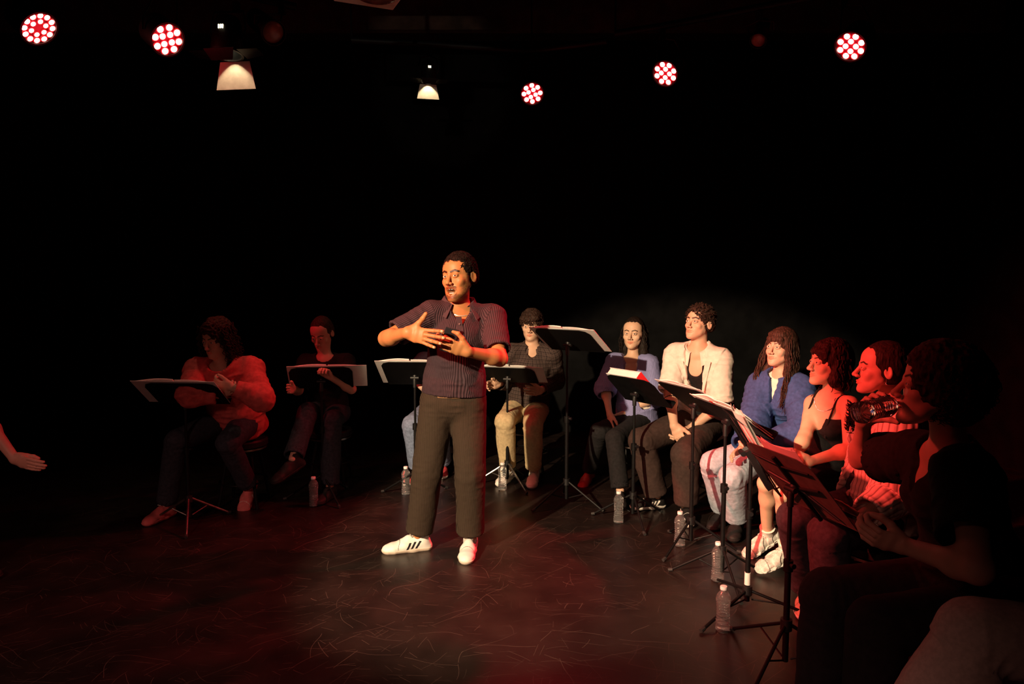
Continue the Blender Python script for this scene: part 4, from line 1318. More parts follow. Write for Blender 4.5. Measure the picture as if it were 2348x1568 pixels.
binder(E_, 'open white binder on the tallest stand', W=.50, Hd=.32, dx=.012, dy=.006)
F_ = stand((1462, 1190), 1461.5, 895.7, 4.62, 56.2, 44.1, 'music stand in front of the woman in the lilac cardigan', W=.43, Hd=.27, tri=.1)
def thick_binder(st, label):
    root_, c, r, u, n, R = st
    o = c + u * .045 - r * .058 + n * .006
    root = empty('ring_binder', o); tag(root, label, 'binder')
    b = MB(); b.box(o + n * .002, (.145, .09, .002), R); b.box(o + n * .050, (.145, .09, .002), R); b.build('cover', WBIND, root, smooth=False)
    b = MB(); b.box(o + r * .146 + n * .026, (.003, .09, .026), R); b.build('spine', RBIND, root, smooth=False); root.children[-1]['label'] = 'red spine'
    b = MB(); b.box(o + n * .026, (.138, .086, .021), R); b.build('pages', PAPER, root, smooth=False)
thick_binder(F_, 'thick closed white binder with red spine, before the woman in lilac')
G_ = stand((1590, 1235), 1597.5, 920, 4.12, 69.3, 35.7, 'music stand before the man in the cream shirt', W=.48, Hd=.33, tri=-1.0 + .2)
binder(G_, 'open white binder on the stand before the cream shirt', W=.46, Hd=.30, dx=-.01, dy=.02, thick=.012)
H_ = stand((1690, 1320), 1672.8, 956, 3.66, 79.8, 35.6, 'music stand before the woman in the blue jacket, thick black pole', W=.50, Hd=.25, tri=.05)
binder(H_, 'open white binder with red lining, on the stand before the blue jacket', W=.52, Hd=.25, dx=0, dy=.01, thick=.022, edge=RBIND, curl=.01)
I_ = stand((1712, 1400), 1718, 1029, 3.16, 96, 59, 'folding wire music stand with a white sleeve low on its pole', kind='wire', Hd=.36, W=.38, tri=-.9, lr=.34, hub=.10, tagc=mat('white_sleeve', (.85, .8, .75), .5))
loose_sheets(I_, 'loose script pages standing up on the wire stand', 4, dx=.0, bend=.02, dy=.03, H=.30)
J_ = stand((1826, 1500), 1827, 1107, 2.78, 74.6, 49.5, 'nearest music stand with large grey-brown desk and braced back', kind='ribbed', W=.41, Hd=.36, tri=-.75, lr=.36, hub=.20, deskm=GREYD)
loose_sheets(J_, 'script pages on the nearest music stand', 3, dx=-.02, bend=.015, dy=.04)

# bottles
PET = mat('clear_plastic', (.96, .96, .97), .05, trans=.94, ior=1.36)
CAPM = fabric('white_cap', (.85, .80, .80), .03, .45, 40, .05)
def bottle_proto():
    root = empty('water_bottle', (0, 0, 0))
    prof = [(.012, .0), (.024, .0), (.031, .005), (.0325, .012), (.0325, .028)]
    z = .028
    for k in range(9):
        for t in range(4): prof.append((.0322 - .0022 * (1 - math.cos(2 * math.pi * (t + 1) / 4)) / 2 - (.0025 * math.sin(math.pi * k / 8)), z + .0125 * (t + 1) / 4))
        z += .0125
    prof += [(.0325, z + .004), (.0325, z + .012), (.030, z + .024), (.023, z + .036), (.0145, z + .046), (.0125, z + .050), (.0125, z + .055)]
    b = MB(); b.lathe(prof, n=40, wob=lambda a, zz: .03 * math.cos(5 * a) * max(0, 1 - zz / .02) + .012 * math.cos(14 * a) * (1 if .03 < zz < .13 else 0)); b.build('bottle', PET, root)
    b = MB(); b.lathe([(.010, z + .053), (.0150, z + .053), (.0155, z + .056), (.0155, z + .066), (.0145, z + .068), (.002, z + .0682)], n=28, wob=lambda a, zz: .02 * math.cos(28 * a)); b.build('cap', CAPM, root)
    b = MB(); b.lathe([(.0126, z + .049), (.0165, z + .049), (.0165, z + .0515), (.0126, z + .0515)], n=24); b.build('neck_ring', PET, root)
    return root
BP = bottle_proto()
bl = [((720, 1160), 'water bottle on the floor before the second stand from left'), ((931, 1133), 'water bottle just left of the standing man'),
      ((1152, 1123), 'water bottle at the feet of the man in plaid'), ((1418, 1198), 'water bottle left of the black and white sneaker'),
      ((1558, 1251), 'water bottle behind a tripod leg, below the cream-shirted man'), ((1645, 1331), 'water bottle beside the thick-poled music stand, second nearest in the right group'),
      ((1657, 1446), 'nearest full water bottle, behind a thin black tripod leg'), ((1852, 1640), 'water bottle whose cap just shows at the bottom edge')]
for i, (p, lab) in enumerate(bl):
    if i == 0: o = BP
    else:
        o = BP.copy(); COL.objects.link(o)
        for ch in list(BP.children):
            c_ = ch.copy(); COL.objects.link(c_); c_.parent = o
    o.location = FL(*p); o.rotation_euler = (0, 0, i * 1.3)
    tag(o, lab, 'bottle', 'water bottles on the stage floor')
# stools
STM = fabric('black_seat_vinyl', (.015, .014, .014), .2, .45, 40, .1)
BRASS = mat('brass_plate', (.6, .33, .12), .35, 1.0)
def stool(x, y, z, label, r=.17):
    root = empty('stool', (x, y, 0)); tag(root, label, 'stool', 'black stools under the seated people')
    b = MB(); b.lathe([(r * .9, z - .055), (r, z - .045), (r, z - .012), (r * .94, z), (.01, z + .002)], (x, y, 0), 28); b.build('seat', STM, root)
    b = MB(); b.lathe([(r * .93, z - .070), (r * .96, z - .068), (r * .96, z - .056), (r * .9, z - .056)], (x, y, 0), 24); b.build('seat_rim', STEEL, root)
    for k in range(4):
        a = math.pi / 4 + k * math.pi / 2; d = Vector((math.cos(a), math.sin(a), 0)); c = Vector((x, y, 0))
        b = MB(); b.tube([c + d * (r * .62) + Vector((0, 0, z - .055)), c + d * (r * 1.12)], .012, 8); b.build('leg', BLK, root)
    b = MB(); pts = [Vector((x + r * .95 * math.cos(t), y + r * .95 * math.sin(t), .17)) for t in np.linspace(0, 2 * math.pi, 29)]
    b.tube(pts, .007, 8); b.build('foot_ring', BLK, root)
    return root
# ------------------------------------------------------------------ the standing man
def man():
    Y = 4.08
    PEL = P(1040, 915, Y)
    J = dict(P=PEL)
    J['N'] = P(1052, 703, Y)
    J['SR'] = P(990, 722, Y - .05); J['SL'] = P(1128, 730, Y + .03)
    J['H'] = P(1053, 634, Y - .02)
    J['F'] = (-.50, -.86, .03); J['U'] = (-.05, .1, 1)
    J['ER'] = CH(J['SR'], 886, 776, .30, -1)
    J['WR'] = CH(J['ER'], 935, 762, .255, -1)
    J['EL'] = CH(J['SL'], 1146, 822, .29, -1)
    J['WL'] = CH(J['EL'], 1072, 806, .255, -1)
    J['rP'] = (-1, .12, 0)
    J['HR'] = PEL + Vector((-.085, 0, 0)); J['HL'] = PEL + Vector((.085, .0, 0))
    J['KR'] = P(980, 1082, Y - .03); J['KL'] = P(1078, 1085, Y - .06)
    J['AR'] = P(960, 1232, Y + .02); J['AL'] = P(1078, 1236, Y - .0)
    J['AR'].z = .088; J['AL'].z = .088
    for q in 'RL':
        print('man', q, 'ua', round((J['S' + q] - J['E' + q]).length, 3), 'fa', round((J['W' + q] - J['E' + q]).length, 3), 'th', round((J['H' + q] - J['K' + q]).length, 3), 'sh', round((J['K' + q] - J['A' + q]).length, 3))
    ht = dict(curls=(.10, .12, .14, .10), spread=.11, h=.002, s=1.08)
    h = Human('man', J, 'person standing in centre stage in ribbed brown polo, gesturing at a phone', g=1.02, standing=True, skincol=(.40, .165, .062), hs=1.06,
              head=dict(h=.0017, open_=.9, smile=1.6, beard=.92, look=(-.25, 1, .02), neck_r=.060, nose=1.12, brow=1.1, lipc=(.85, .5, .48), jaw=1.12, facew=1.07),
              handR=dict(F=P(1003, 779, 0.0 + J['WR'].y - .05) - J['WR'], T=(.35, .0, 1.0), thumb=(.75, .60, -.15), tcurl=-.15, **ht),
              handL=dict(F=(-.85, -.18, .30), T=(.30, -.45, .85), curls=(.50, .42, .36, .32), spread=.05, thumb=(.8, .75, .2), tcurl=.5, h=.002, s=1.05),
              nail=mat('nail', (.60, .33, .20), .35))
    h.body(.0055)
    polo = ribbed('brown_rib_knit', (.022, .011, .015), (.056, .031, .040), 0, .0112, .6)
    h.top('polo_shirt', polo, sleeve=.42, loose=.020, hem=-.034, neck='open', vdepth=.085, h=.0045, amp=.005, sl_r=(.080, .070, .07), belly=1.04, neck_w=.072)
    # collar
    cm = ribbed('brown_knit_collar', (.032, .017, .021), (.062, .036, .044), 1, .009, .3)
    b = MB(); N_, r, f, u = J['N'], h.r, h.f, h.up
    G = []
    for a in np.linspace(-2.55, 2.55, 31):     # 0 = back of the neck
        s_, c_ = math.sin(a), math.cos(a); fr = max(0, -c_)
        top = N_ + r * s_ * .072 - f * c_ * .070 + u * (.052 - .055 * fr)
        rim = N_ + r * s_ * .084 - f * c_ * .082 + u * (.056 - .050 * fr)
        low = N_ + r * s_ * (.114 + .045 * fr) - f * c_ * (.112 + .030 * fr) + u * (.004 - .082 * fr)
        base = N_ + r * s_ * .074 - f * c_ * .074 + u * (.0 - .05 * fr)
        G.append([base, top, rim, lerp(rim, low, .5) + f * -c_ * .004, low])
    b.sheet(G, .004); b.build('collar', cm, h.root)
    # placket with buttons
    b = MB(); G = []
    for t in np.linspace(0, 1, 6):
        c = lerp(N_ - u * .050 + f * .122 + r * .018, N_ - u * .165 + f * .152 + r * .002, t)
        G.append([c + r * .016, c - r * .016])
    b.sheet(G, .004); b.build('placket', cm, h.root)
    bm_ = mat('dark_button', (.12, .09, .09), .2)
    for t in (.35, .8):
        c = lerp(N_ - u * .050 + f * .122 + r * .018, N_ - u * .165 + f * .152 + r * .002, t) + f * .005
        b = MB(); b.ball(c, (.0055, .0055, .003), 10, Matrix((r, u, f)).transposed()); b.build('button', bm_, h.root)
    # necklace
    b = MB(); pts = []
    for a in np.linspace(-1.9, 1.9, 25):
        s_, c_ = math.sin(a), math.cos(a)
        pts.append(N_ + r * s_ * .070 + f * (.012 + c_ * .074) - u * (.012 + .035 * max(0, c_)))
    b.tube(pts, .0028, 6); b.build('necklace', mat('pale_chain', (.8, .78, .7), .3, .6), h.root)
    # watch band? none; trousers
    cord = ribbed('brown_corduroy', (.022, .014, .009), (.045, .030, .020), 0, .005, .25, .9)
    h.pants('trousers', cord, r=(.100, .084, .074), cuff=.030, waist=.065, h=.005, amp=.007)
    bt = MB(); pts = []; Wc = lerp(J['P'], J['N'], .046 / (J['N'] - J['P']).length)
    G = []
    for a in np.linspace(0, 2 * math.pi, 41):
        q = Wc + h.rp * math.sin(a) * .175 + h.fp * math.cos(a) * .134
        G.append([q - Vector((0, 0, .019)), q + Vector((0, 0, .019))])
    bt.sheet(G, .005); bt.build('belt', fabric('tan_leather', (.22, .11, .055), .1, .5, 30, .1), h.root)
    wh = fabric('white_leather', (.74, .71, .66), .04, .45, 30, .05); so = fabric('off_white_rubber', (.62, .52, .42), .05, .5, 40, .1)
    bk = mat('black_leather', (.01, .01, .012), .4)
    lc = fabric('grey_lace', (.42, .37, .32), .05, .7, 60, .1)
    h.shoe('R', P(880, 1268, J['AR'].y - .10) * 0 + Vector((-.97, -.28, 0)), (wh, so, bk), stripes=True, h=.0023, lace=lc, size=1.06)
    h.shoe('L', Vector((-.06, -1, 0)), (wh, so, bk), stripes=True, h=.0023, lace=lc, size=1.06)
    hm = hairmat('black_hair', (.010, .007, .006)); bsdf(hm).inputs['Specular IOR Level'].default_value = .03; bsdf(hm).inputs['Roughness'].default_value = .8
    h.hair(hm, 'short', h=.0025, vol=.004, amp=.0035, freq=170, fz=.070, low=-.005, front=.050,
           locks=afro(1100, (0, -.016, .036), (.080, .098, .094), .0013, .010, 3, .003, zmin=.03, ymax=.045))
    # phone, held in his left hand
    Rh = h.hands[1]; c = J['WL'] + Rh @ Vector((.014, .108, -.028))
    x = (Rh @ Vector((-.1, 1, 0))).normalized(); y = (Rh @ Vector((1, .1, 0))).normalized(); z = x.cross(y); x = y.cross(z)
    if z.dot(Rh @ Vector((0, 0, -1))) < 0: z = -z; x = -x
    Rm = Matrix((x, y, z)).transposed(); ph = MB()
    ph.box(c, (.036, .074, .0045), Rm); o = ph.build('smartphone', mat('phone_body', (.02, .02, .025), .2), None, bevel=.003, smooth=False)
    tag(o, 'dark smartphone held in the hand of the man standing centre stage', 'phone')
    sc_ = MB(); sc_.box(c + z * .0046, (.033, .070, .0006), Rm); o2 = sc_.build('screen', mat('phone_glass', (.01, .01, .012), .06, spec=.8), o)
    return h
MAN = man()
print('man built', round(time.time() - T0, 1))
# ------------------------------------------------------------------ the seated row
def hips(J, rp, g):
    rp = Vector(rp); rp.z = 0; rp.normalize(); J['rP'] = rp
    J['HR'] = J['P'] + rp * .088 * g; J['HL'] = J['P'] - rp * .088 * g
def arm(J, q, e, w, ua=.27, fa=.24, s1=-1, s2=-1):
    J['E' + q] = CH(J['S' + q], e[0], e[1], ua, s1); J['W' + q] = CH(J['E' + q], w[0], w[1], fa, s2)
def leg(J, q, k, a, th=.42, sh=.41, s1=-1, s2=1):
    J['K' + q] = CH(J['H' + q], k[0], k[1], th, s1); J['A' + q] = CH(J['K' + q], a[0], a[1], sh, s2)
    if J['A' + q].z < .088: J['A' + q].z = .088
def leg2(J, q, k, ky, sole, up=0.0):
    """ankle from where the shoe stands on the floor, knee at a pixel and depth"""
    J['A' + q] = FL(*sole) + Vector((0, 0, .088 + up)); J['K' + q] = P(k[0], k[1], ky)
def report(n, J):
    print(n, 'torso %.2f' % (J['N'] - J['P']).length, 'Pz %.2f Nz %.2f Hz %.2f shw %.2f' % (J['P'].z, J['N'].z, J['H'].z, (J['SR'] - J['SL']).length),
          'A %.2f %.2f K %.2f %.2f' % (J['AR'].z, J['AL'].z, J['KR'].z, J['KL'].z), 'th %.2f %.2f sh %.2f %.2f' % ((J['HR'] - J['KR']).length, (J['HL'] - J['KL']).length, (J['KR'] - J['AR']).length, (J['KL'] - J['AL']).length),
          'fa %.2f %.2f' % ((J['ER'] - J['WR']).length, (J['EL'] - J['WL']).length))
def seat(J, label, back=.03, f=None):
    f = f or Vector((0, 0, 1)).cross(J['rP'])
    z = J['P'].z - .135
    stool(J['P'].x - f.x * back, J['P'].y - f.y * back, z, label)
GRP = None
DENIM = fabric('dark_denim', (.028, .033, .045), .25, .85, 60, .3)
BLUEJ = fabric('light_denim', (.40, .46, .55), .15, .85, 60, .3)
JEAN = fabric('mid_denim', (.16, .20, .30), .2, .85, 60, .3)
BLKT = fabric('black_cotton', (.012, .011, .012), .2, .9, 60, .3)
BLKS = fabric('black_shoe', (.015, .013, .013), .2, .6, 40, .1)
WSOLE = fabric('white_sole', (.75, .72, .66), .05, .6, 40, .1)
WUP = fabric('white_upper', (.78, .75, .70), .05, .6, 40, .1)
LACE = fabric('pale_lace', (.75, .72, .68), .05, .8, 60, .1)
relaxed = dict(curls=(.35, .40, .45, .50), spread=.03, thumb=(.5, .85, .25), tcurl=.2)

def p_red():
    J = dict(P=P(548, 962, 4.95)); hips(J, (-.92, .38, 0), .95)
    J['N'] = CH(J['P'], 508, 838, .46, -1); J['H'] = CH(J['N'], 497, 776, .165, -1)
    J['SR'] = P(454, 850, J['N'].y + .02); J['SL'] = P(576, 848, J['N'].y + .06)
    arm(J, 'R', (436, 905), (490, 902), .25, .20); arm(J, 'L', (600, 915), (532, 890), .27, .20)
    J['WR'] = P(500, 905, J['N'].y - .14); J['WL'] = P(532, 888, J['N'].y - .16)
    leg2(J, 'R', (405, 1010), 4.56, (383, 1186)); leg2(J, 'L', (522, 1015), 4.60, (572, 1165), .07)
    J['F'] = (-.30, -.85, -.22)
    report('red', J)
    h = Human('red', J, 'person in loose red sweater with long curly hair, far left, reading from a stand', .98, True, (.55, .33, .24), head=dict(h=.0026), handR=dict(relaxed, F=(.8, -.1, .3), curls=(.8, .8, .8, .8)), handL=dict(relaxed, F=(-.9, -.1, .2), curls=(.7, .8, .8, .8)), hs=.98)
    h.body(.007)
    h.top('sweater', fabric('red_knit', (.50, .09, .085), .15, .9, 40, .5), sleeve=.96, loose=.040, hem=.06, neck='crew', h=.006, amp=.012, sl_r=(.080, .076, .050), neck_w=.095, label=None, flare=.012)
    h.pants('jeans', DENIM, r=(.105, .078, .068), cuff=.03, h=.007, amp=.007)
    rs = fabric('pink_canvas', (.62, .16, .16), .1, .8, 40, .2)
    h.shoe('R', (-.25, -.9, -.0), (rs, rs, WSOLE), h=.0035, lace=LACE); h.shoe('L', (-.15, -.55, -.80), (rs, rs, WSOLE), up=(0, -1, .3), stripes=True, h=.0035, ank=J['AL'])
    h.hair(hairmat('dark_curly_hair', (.035, .016, .010)), 'curly', vol=.012, amp=.009, freq=70, h=.004, low=-.22, side=.0,
           locks=curls(180, .055, .100, .02, .10, -.08, .055, .30, .0035, .010, 6, out=.03, seed=4))
    seat(J, 'stool under the woman in the red sweater')
    return h
def p_black():
    J = dict(P=P(752, 945, 5.50)); hips(J, (-1, .1, 0), .94)
    J['N'] = CH(J['P'], 746, 818, .45, -1); J['H'] = CH(J['N'], 738, 764, .165, -1)
    J['SR'] = P(702, 832, J['N'].y + .02); J['SL'] = P(793, 832, J['N'].y + .03)
    arm(J, 'R', (684, 895), (672, 892), .26, .22); arm(J, 'L', (806, 892), (757, 864), .26, .23)
    leg(J, 'R', (706, 945), (672, 1052), .41, .40, s2=-1); leg2(J, 'L', (762, 962), 5.14, (757, 1142))
    J['F'] = (-.18, -.85, -.42)
    report('black', J)
    h = Human('blk', J, 'person in dark shirt with hair tied back, looking down at the second stand', .92, True, (.58, .34, .25), head=dict(h=.0024), hs=.98,
              handR=dict(relaxed, F=(-.1, -.6, .1), T=(0, 0, 1)), handL=dict(F=(-.25, -.55, .75), T=(-.9, 0, .3), curls=(.9, .9, .9, .9), spread=.03, thumb=(.5, .8, .3), tcurl=.5))
    h.body(.007)
    h.top('shirt', BLKT, sleeve=.5, loose=.018, hem=.05, neck='crew', h=.006, amp=.006, neck_w=.085)
    h.pants('trousers', DENIM, r=(.100, .080, .080), cuff=.02, h=.007, amp=.007)
    h.shoe('R', (-.6, -.75, -.35), (BLKS, BLKS, BLKS), h=.0035, high=.03); h.shoe('L', (-.2, -1, 0), (BLKS, BLKS, BLKS), h=.0035, high=.03)
    h.hair(hairmat('brown_tied_hair', (.040, .020, .013)), 'straight', vol=-.001, amp=.002, freq=60, h=.003, low=-.05, side=.03, front=.040, fz=.064,
           extra=(ell((.035, -.085, -.02), (.035, .03, .05)),), locks=curls(18, .05, .075, -.04, .0, -.09, -.05, .13, .006, .005, 2, sides=(1,), seed=9))
    seat(J, 'stool under the woman in the dark shirt')
def p_hidden():
    J = dict(P=P(1016, 938, 5.85)); hips(J, (-1, .1, 0), .98)
    J['N'] = CH(J['P'], 1036, 812, .47, -1); J['H'] = CH(J['N'], 1044, 756, .165, -1)
    J['SR'] = P(974, 830, J['N'].y + .02); J['SL'] = P(1092, 832, J['N'].y + .03)
    arm(J, 'R', (940, 862), (966, 884), .27, .22); arm(J, 'L', (1098, 890), (1060, 905), .27, .23)
    leg2(J, 'R', (946, 975), 5.48, (962, 1100)); leg2(J, 'L', (1004, 978), 5.50, (1014, 1084))
    J['F'] = (0, -.9, -.3)
    report('hidden', J)
    h = Human('hid', J, 'person almost wholly hidden behind the standing man, blue jeans and red sneaker showing', .96, False, (.60, .38, .28), head=dict(h=.003), hs=.95, handR=dict(relaxed, F=(.5, -.6, -.3)), handL=dict(relaxed))
    h.body(.008)
    h.top('shirt', fabric('dark_plum_cotton', (.045, .028, .045), .15, .9, 40, .3), sleeve=.38, loose=.020, hem=.05, h=.007)
    h.pants('jeans', JEAN, r=(.105, .085, .078), cuff=.03, h=.007, amp=.007)
    rs = fabric('red_canvas', (.5, .05, .06), .1, .8, 40, .2)
    h.shoe('R', (-.1, -1, 0), (rs, WSOLE, rs), h=.0035); h.shoe('L', (.15, -1, 0), (rs, WSOLE, rs), h=.0035)
    h.hair(hairmat('short_dark_hair', (.03, .015, .01)), 'short', h=.004)
    seat(J, 'stool behind the standing man')
def p_plaid():
    J = dict(P=P(1208, 936, 5.84)); hips(J, (-1, -.05, 0), .98)
    J['N'] = P(1220, 796, 5.76); J['H'] = CH(J['N'], 1219, 745, .165, -1)
    J['SR'] = P(1175, 810, 5.74); J['SL'] = P(1265, 812, 5.74)
    arm(J, 'R', (1164, 872), (1136, 880), .27, .23, s1=1); arm(J, 'L', (1274, 872), (1240, 885), .27, .24, s1=1)
    J['WR'] = P(1142, 880, 5.60); J['WL'] = P(1238, 896, 5.58)
    leg2(J, 'R', (1158, 966), 5.44, (1164, 1102)); leg2(J, 'L', (1222, 970), 5.40, (1224, 1106))
    J['F'] = (-.22, -.95, -.10)
    report('plaid', J)
    h = Human('plaid', J, 'person in dark checked shirt and khaki trousers seated right behind the standing man', .97, False, (.62, .38, .26), head=dict(h=.0024, look=(0, 1, .05)), hs=.98,
              handR=dict(relaxed, F=(-.6, -.6, .0)), handL=dict(relaxed, F=(-.5, -.7, .1)))
    h.body(.0065)
    h.top('shirt', plaid('brown_check', (.050, .032, .028), (.012, .008, .008), (.095, .065, .058), .030, .030), sleeve=.94, loose=.024, hem=.0, neck='collar', vdepth=.02, h=.0055, amp=.007, sl_r=(.082, .074, .052), neck_w=.060)
    h.pants('trousers', fabric('khaki_twill', (.50, .38, .22), .12, .85, 50, .25), r=(.100, .078, .064), cuff=.04, h=.006, amp=.008)
    b = MB(); N_, r, f, u = J['N'], h.r, h.f, h.up; G = []
    for a in np.linspace(-2.7, 2.7, 25):
        s_, c_ = math.sin(a), math.cos(a); fr = max(0, -c_)
        G.append([N_ + r * s_ * .066 - f * c_ * .066 + u * (.045 - .05 * fr), N_ + r * s_ * .092 - f * c_ * (.090 + .02 * fr) + u * (.010 - .055 * fr)])
    b.sheet(G, .004); b.build('collar', bpy.data.materials['brown_check'], h.root)
    for q, t in (('R', (-.35, -1, 0)), ('L', (-.12, -1, 0))): h.shoe(q, t, (WUP, WSOLE, WUP), h=.0035, lace=LACE)
    h.hair(hairmat('tousled_hair', (.035, .017, .012)), 'short', vol=.006, amp=.007, freq=80, h=.003, low=-.03, front=.046, fz=.058,
           bangs=((.02, .088, .058, .05, .022, .026), (-.035, .080, .066, .04, .025, .022)), locks=afro(520, (0, -.01, .040), (.080, .098, .082), .0024, .020, 12, .006, zmin=.02, ymax=.09))
    seat(J, 'stool under the man in the checked shirt')
def p_lilac():
    J = dict(P=P(1462, 962, 5.55)); hips(J, (-.93, -.36, 0), .95)
    J['N'] = CH(J['P'], 1450, 820, .47, -1); J['H'] = CH(J['N'], 1453, 762, .17, -1)
    J['SR'] = P(1411, 832, J['N'].y + .04); J['SL'] = P(1487, 836, J['N'].y - .05)
    arm(J, 'R', (1388, 893), (1398, 950), .25, .22); arm(J, 'L', (1500, 910), (1412, 958), .26, .24)
    leg2(J, 'R', (1374, 990), 5.30, (1350, 1104)); leg2(J, 'L', (1410, 1005), 5.12, (1422, 1152))
    J['F'] = (-.42, -.90, .04)
    report('lilac', J)
    h = Human('lil', J, 'person in lilac-blue cardigan with shoulder-length dark hair, hands crossed on lap', .93, True, (.66, .40, .27), head=dict(h=.002, smile=1.4, look=(-.15, 1, .05), facew=1.08, jaw=.98), hs=1.0,
              handR=dict(relaxed, F=(.0, -.45, -.8), T=(.3, -.8, 0)), handL=dict(relaxed, F=(-.7, -.3, -.6), T=(0, -.6, .6)))
    h.body(.0065)
    cd = ribbed('lilac_knit', (.22, .22, .43), (.26, .26, .49), 0, .012, .3)
    h.top('top', fabric('white_cotton', (.75, .66, .55), .05, .9, 40, .2), sleeve=0, loose=.006, hem=.05, neck='tank', h=.006, amp=.002, cuts=(erc(J['N'] - h.up * .10 + h.f * .12, J['N'] + h.f * .10 + h.up * .05, (.05, .05), (.07, .06), h.r, h.f),), neck_w=.10)
    h.top('cardigan', cd, sleeve=.58, loose=.026, hem=.03, neck='v', vdepth=.25, h=.005, amp=.006, sl_r=(.080, .082, .070), neck_w=.092)
    h.pants('trousers', BLKT, r=(.098, .078, .070), cuff=.02, h=.007)
    rd = fabric('red_lit_shoe', (.35, .03, .03), .1, .4, 40, .1)  # red stage light put into the right shoe's colour
    h.shoe('R', (-.35, -.75, -.2), (rd, BLKS, rd), h=.0035); h.shoe('L', (-.1, -1, 0), (BLKS, BLKS, BLKS), h=.0035)  # same pair: left shoe coloured black to stand for the dark there
    b = MB(); pe = J['H'] + h.R @ Vector((-.084, -.010, -.040)); b.ball(pe, .0055, 8); b.build('earring', RING, h.root)
    h.hair(hairmat('glossy_dark_hair', (.014, .008, .006)), 'straight', vol=.001, amp=.0025, freq=60, h=.003, low=-.06, side=.018, front=.044, fz=.060,
           extra=(rc((.060, -.045, .0), (.078, -.035, -.13), .036, .034), rc((.078, -.035, -.13), (.070, -.02, -.19), .034, .018), rc((-.066, -.035, .0), (-.082, .0, -.15), .036, .038), rc((-.082, .0, -.15), (-.074, .02, -.22), .036, .018), rc((0, -.07, 0), (0, -.075, -.18), .058, .052)),
           locks=curls(90, .055, .085, .0, .07, -.06, .02, .24, .0030, .006, 2, out=.03, seed=14))
    seat(J, 'stool under the woman in the lilac cardigan')
def p_cream():
    J = dict(P=P(1618, 962, 5.08)); hips(J, (-.88, -.47, 0), 1.0)
    J['N'] = P(1600, 800, 4.94); J['H'] = CH(J['N'], 1603, 741, .17, -1)
    J['SR'] = P(1551, 814, J['N'].y + .07); J['SL'] = P(1651, 826, J['N'].y - .07)
    arm(J, 'R', (1536, 905), (1546, 976), .29, .25); arm(J, 'L', (1652, 928), (1580, 985), .29, .26)
    leg2(J, 'R', (1472, 1010), 4.80, (1505, 1166)); leg2(J, 'L', (1572, 1042), 4.60, (1574, 1190))
    J['F'] = (-.78, -.60, .20)
    report('cream', J)
    h = Human('cream', J, 'person in open cream short-sleeved shirt over black vest, hands clasped between knees', 1.0, False, (.66, .38, .26), head=dict(h=.002, jaw=1.04, look=(-.1, 1, .1)), hs=1.0,
              handR=dict(F=(.35, -.35, -.85), T=(.7, -.6, .0), curls=(.5, .55, .6, .6), spread=.02, thumb=(.6, .8, .2), tcurl=.3), handL=dict(F=(-.75, -.3, -.55), T=(0, -.6, .6), curls=(.6, .65, .7, .7), spread=.02, thumb=(.6, .8, .2), tcurl=.3))
    h.body(.006)
    h.top('vest', BLKT, sleeve=0, loose=.006, hem=.06, neck='tank', h=.006, amp=.002, neck_w=.085, cuts=(erc(J['N'] - h.up * .10 + h.f * .13, J['N'] + h.f * .10 + h.up * .05, (.050, .05), (.085, .07), h.r, h.f),))
    cm = fabric('cream_linen', (.76, .66, .58), .07, .9, 35, .35)
    N_, r, f, u = J['N'], h.r, h.f, h.up
    op = [erc(J['P'] + f * .17 - u * .08, N_ - u * .22 + f * .16, (.040, .10), (.040, .10), r, f), erc(N_ - u * .22 + f * .16, N_ + f * .10 + u * .02, (.042, .09), (.078, .075), r, f)]
    h.top('shirt', cm, sleeve=.50, loose=.030, hem=.10, neck='crew', h=.0045, amp=.009, sl_r=(.082, .084, .08), cuts=op, neck_w=.078)
    b = MB(); G = []
    for a in np.linspace(-2.75, 2.75, 31):
        s_, c_ = math.sin(a), math.cos(a); fr = max(0, -c_)
        G.append([N_ + r * s_ * .074 - f * c_ * .070 + u * (.035 - .035 * fr), N_ + r * s_ * .088 - f * c_ * .082 + u * (.038 - .04 * fr), N_ + r * s_ * (.122) - f * c_ * (.100 + .03 * fr) + u * (.0 - .085 * fr)])
    b.sheet(G, .004); b.build('collar', cm, h.root)
    for sx in (-1, 1):
        b = MB(); G = []
        for t in np.linspace(0, 1, 8):
            c = lerp(N_ - u * .04 + f * .118 + r * sx * .074, N_ - u * .26 + f * .160 + r * sx * .042, t)
            G.append([c, c + r * sx * (.030 * (1 - t) + .012) + f * .006])
        b.sheet(G, .004); b.build('lapel', cm, h.root)
    h.pants('trousers', fabric('dark_brown_twill', (.045, .026, .022), .15, .9, 50, .25), r=(.110, .088, .078), cuff=.03, h=.006, amp=.010)
    h.shoe('R', (-.85, -.35, .05), (BLKS, WSOLE, WUP), stripes=True, h=.003, lace=LACE, sole_t=.03); h.shoe('L', (-.15, -1, 0), (BLKS, WSOLE, WUP), stripes=True, h=.003, lace=LACE, sole_t=.03)
    b = MB(); Wt = lerp(J['ER'], J['WR'], .22); d = (J['WR'] - J['ER']).normalized(); b.tube([Wt - d * .02, Wt + d * .02], [.047, .045], 20); b.build('arm_band', BLKT, h.root)
    h.hair(hairmat('short_brown_hair', (.035, .018, .013)), 'short', vol=.006, amp=.006, freq=80, h=.003, low=-.005, front=.044, fz=.075,
           locks=afro(380, (0, -.012, .045), (.080, .098, .086), .0024, .022, 21, .004, zmin=.03, ymax=.08))
    seat(J, 'stool under the man in the cream shirt')
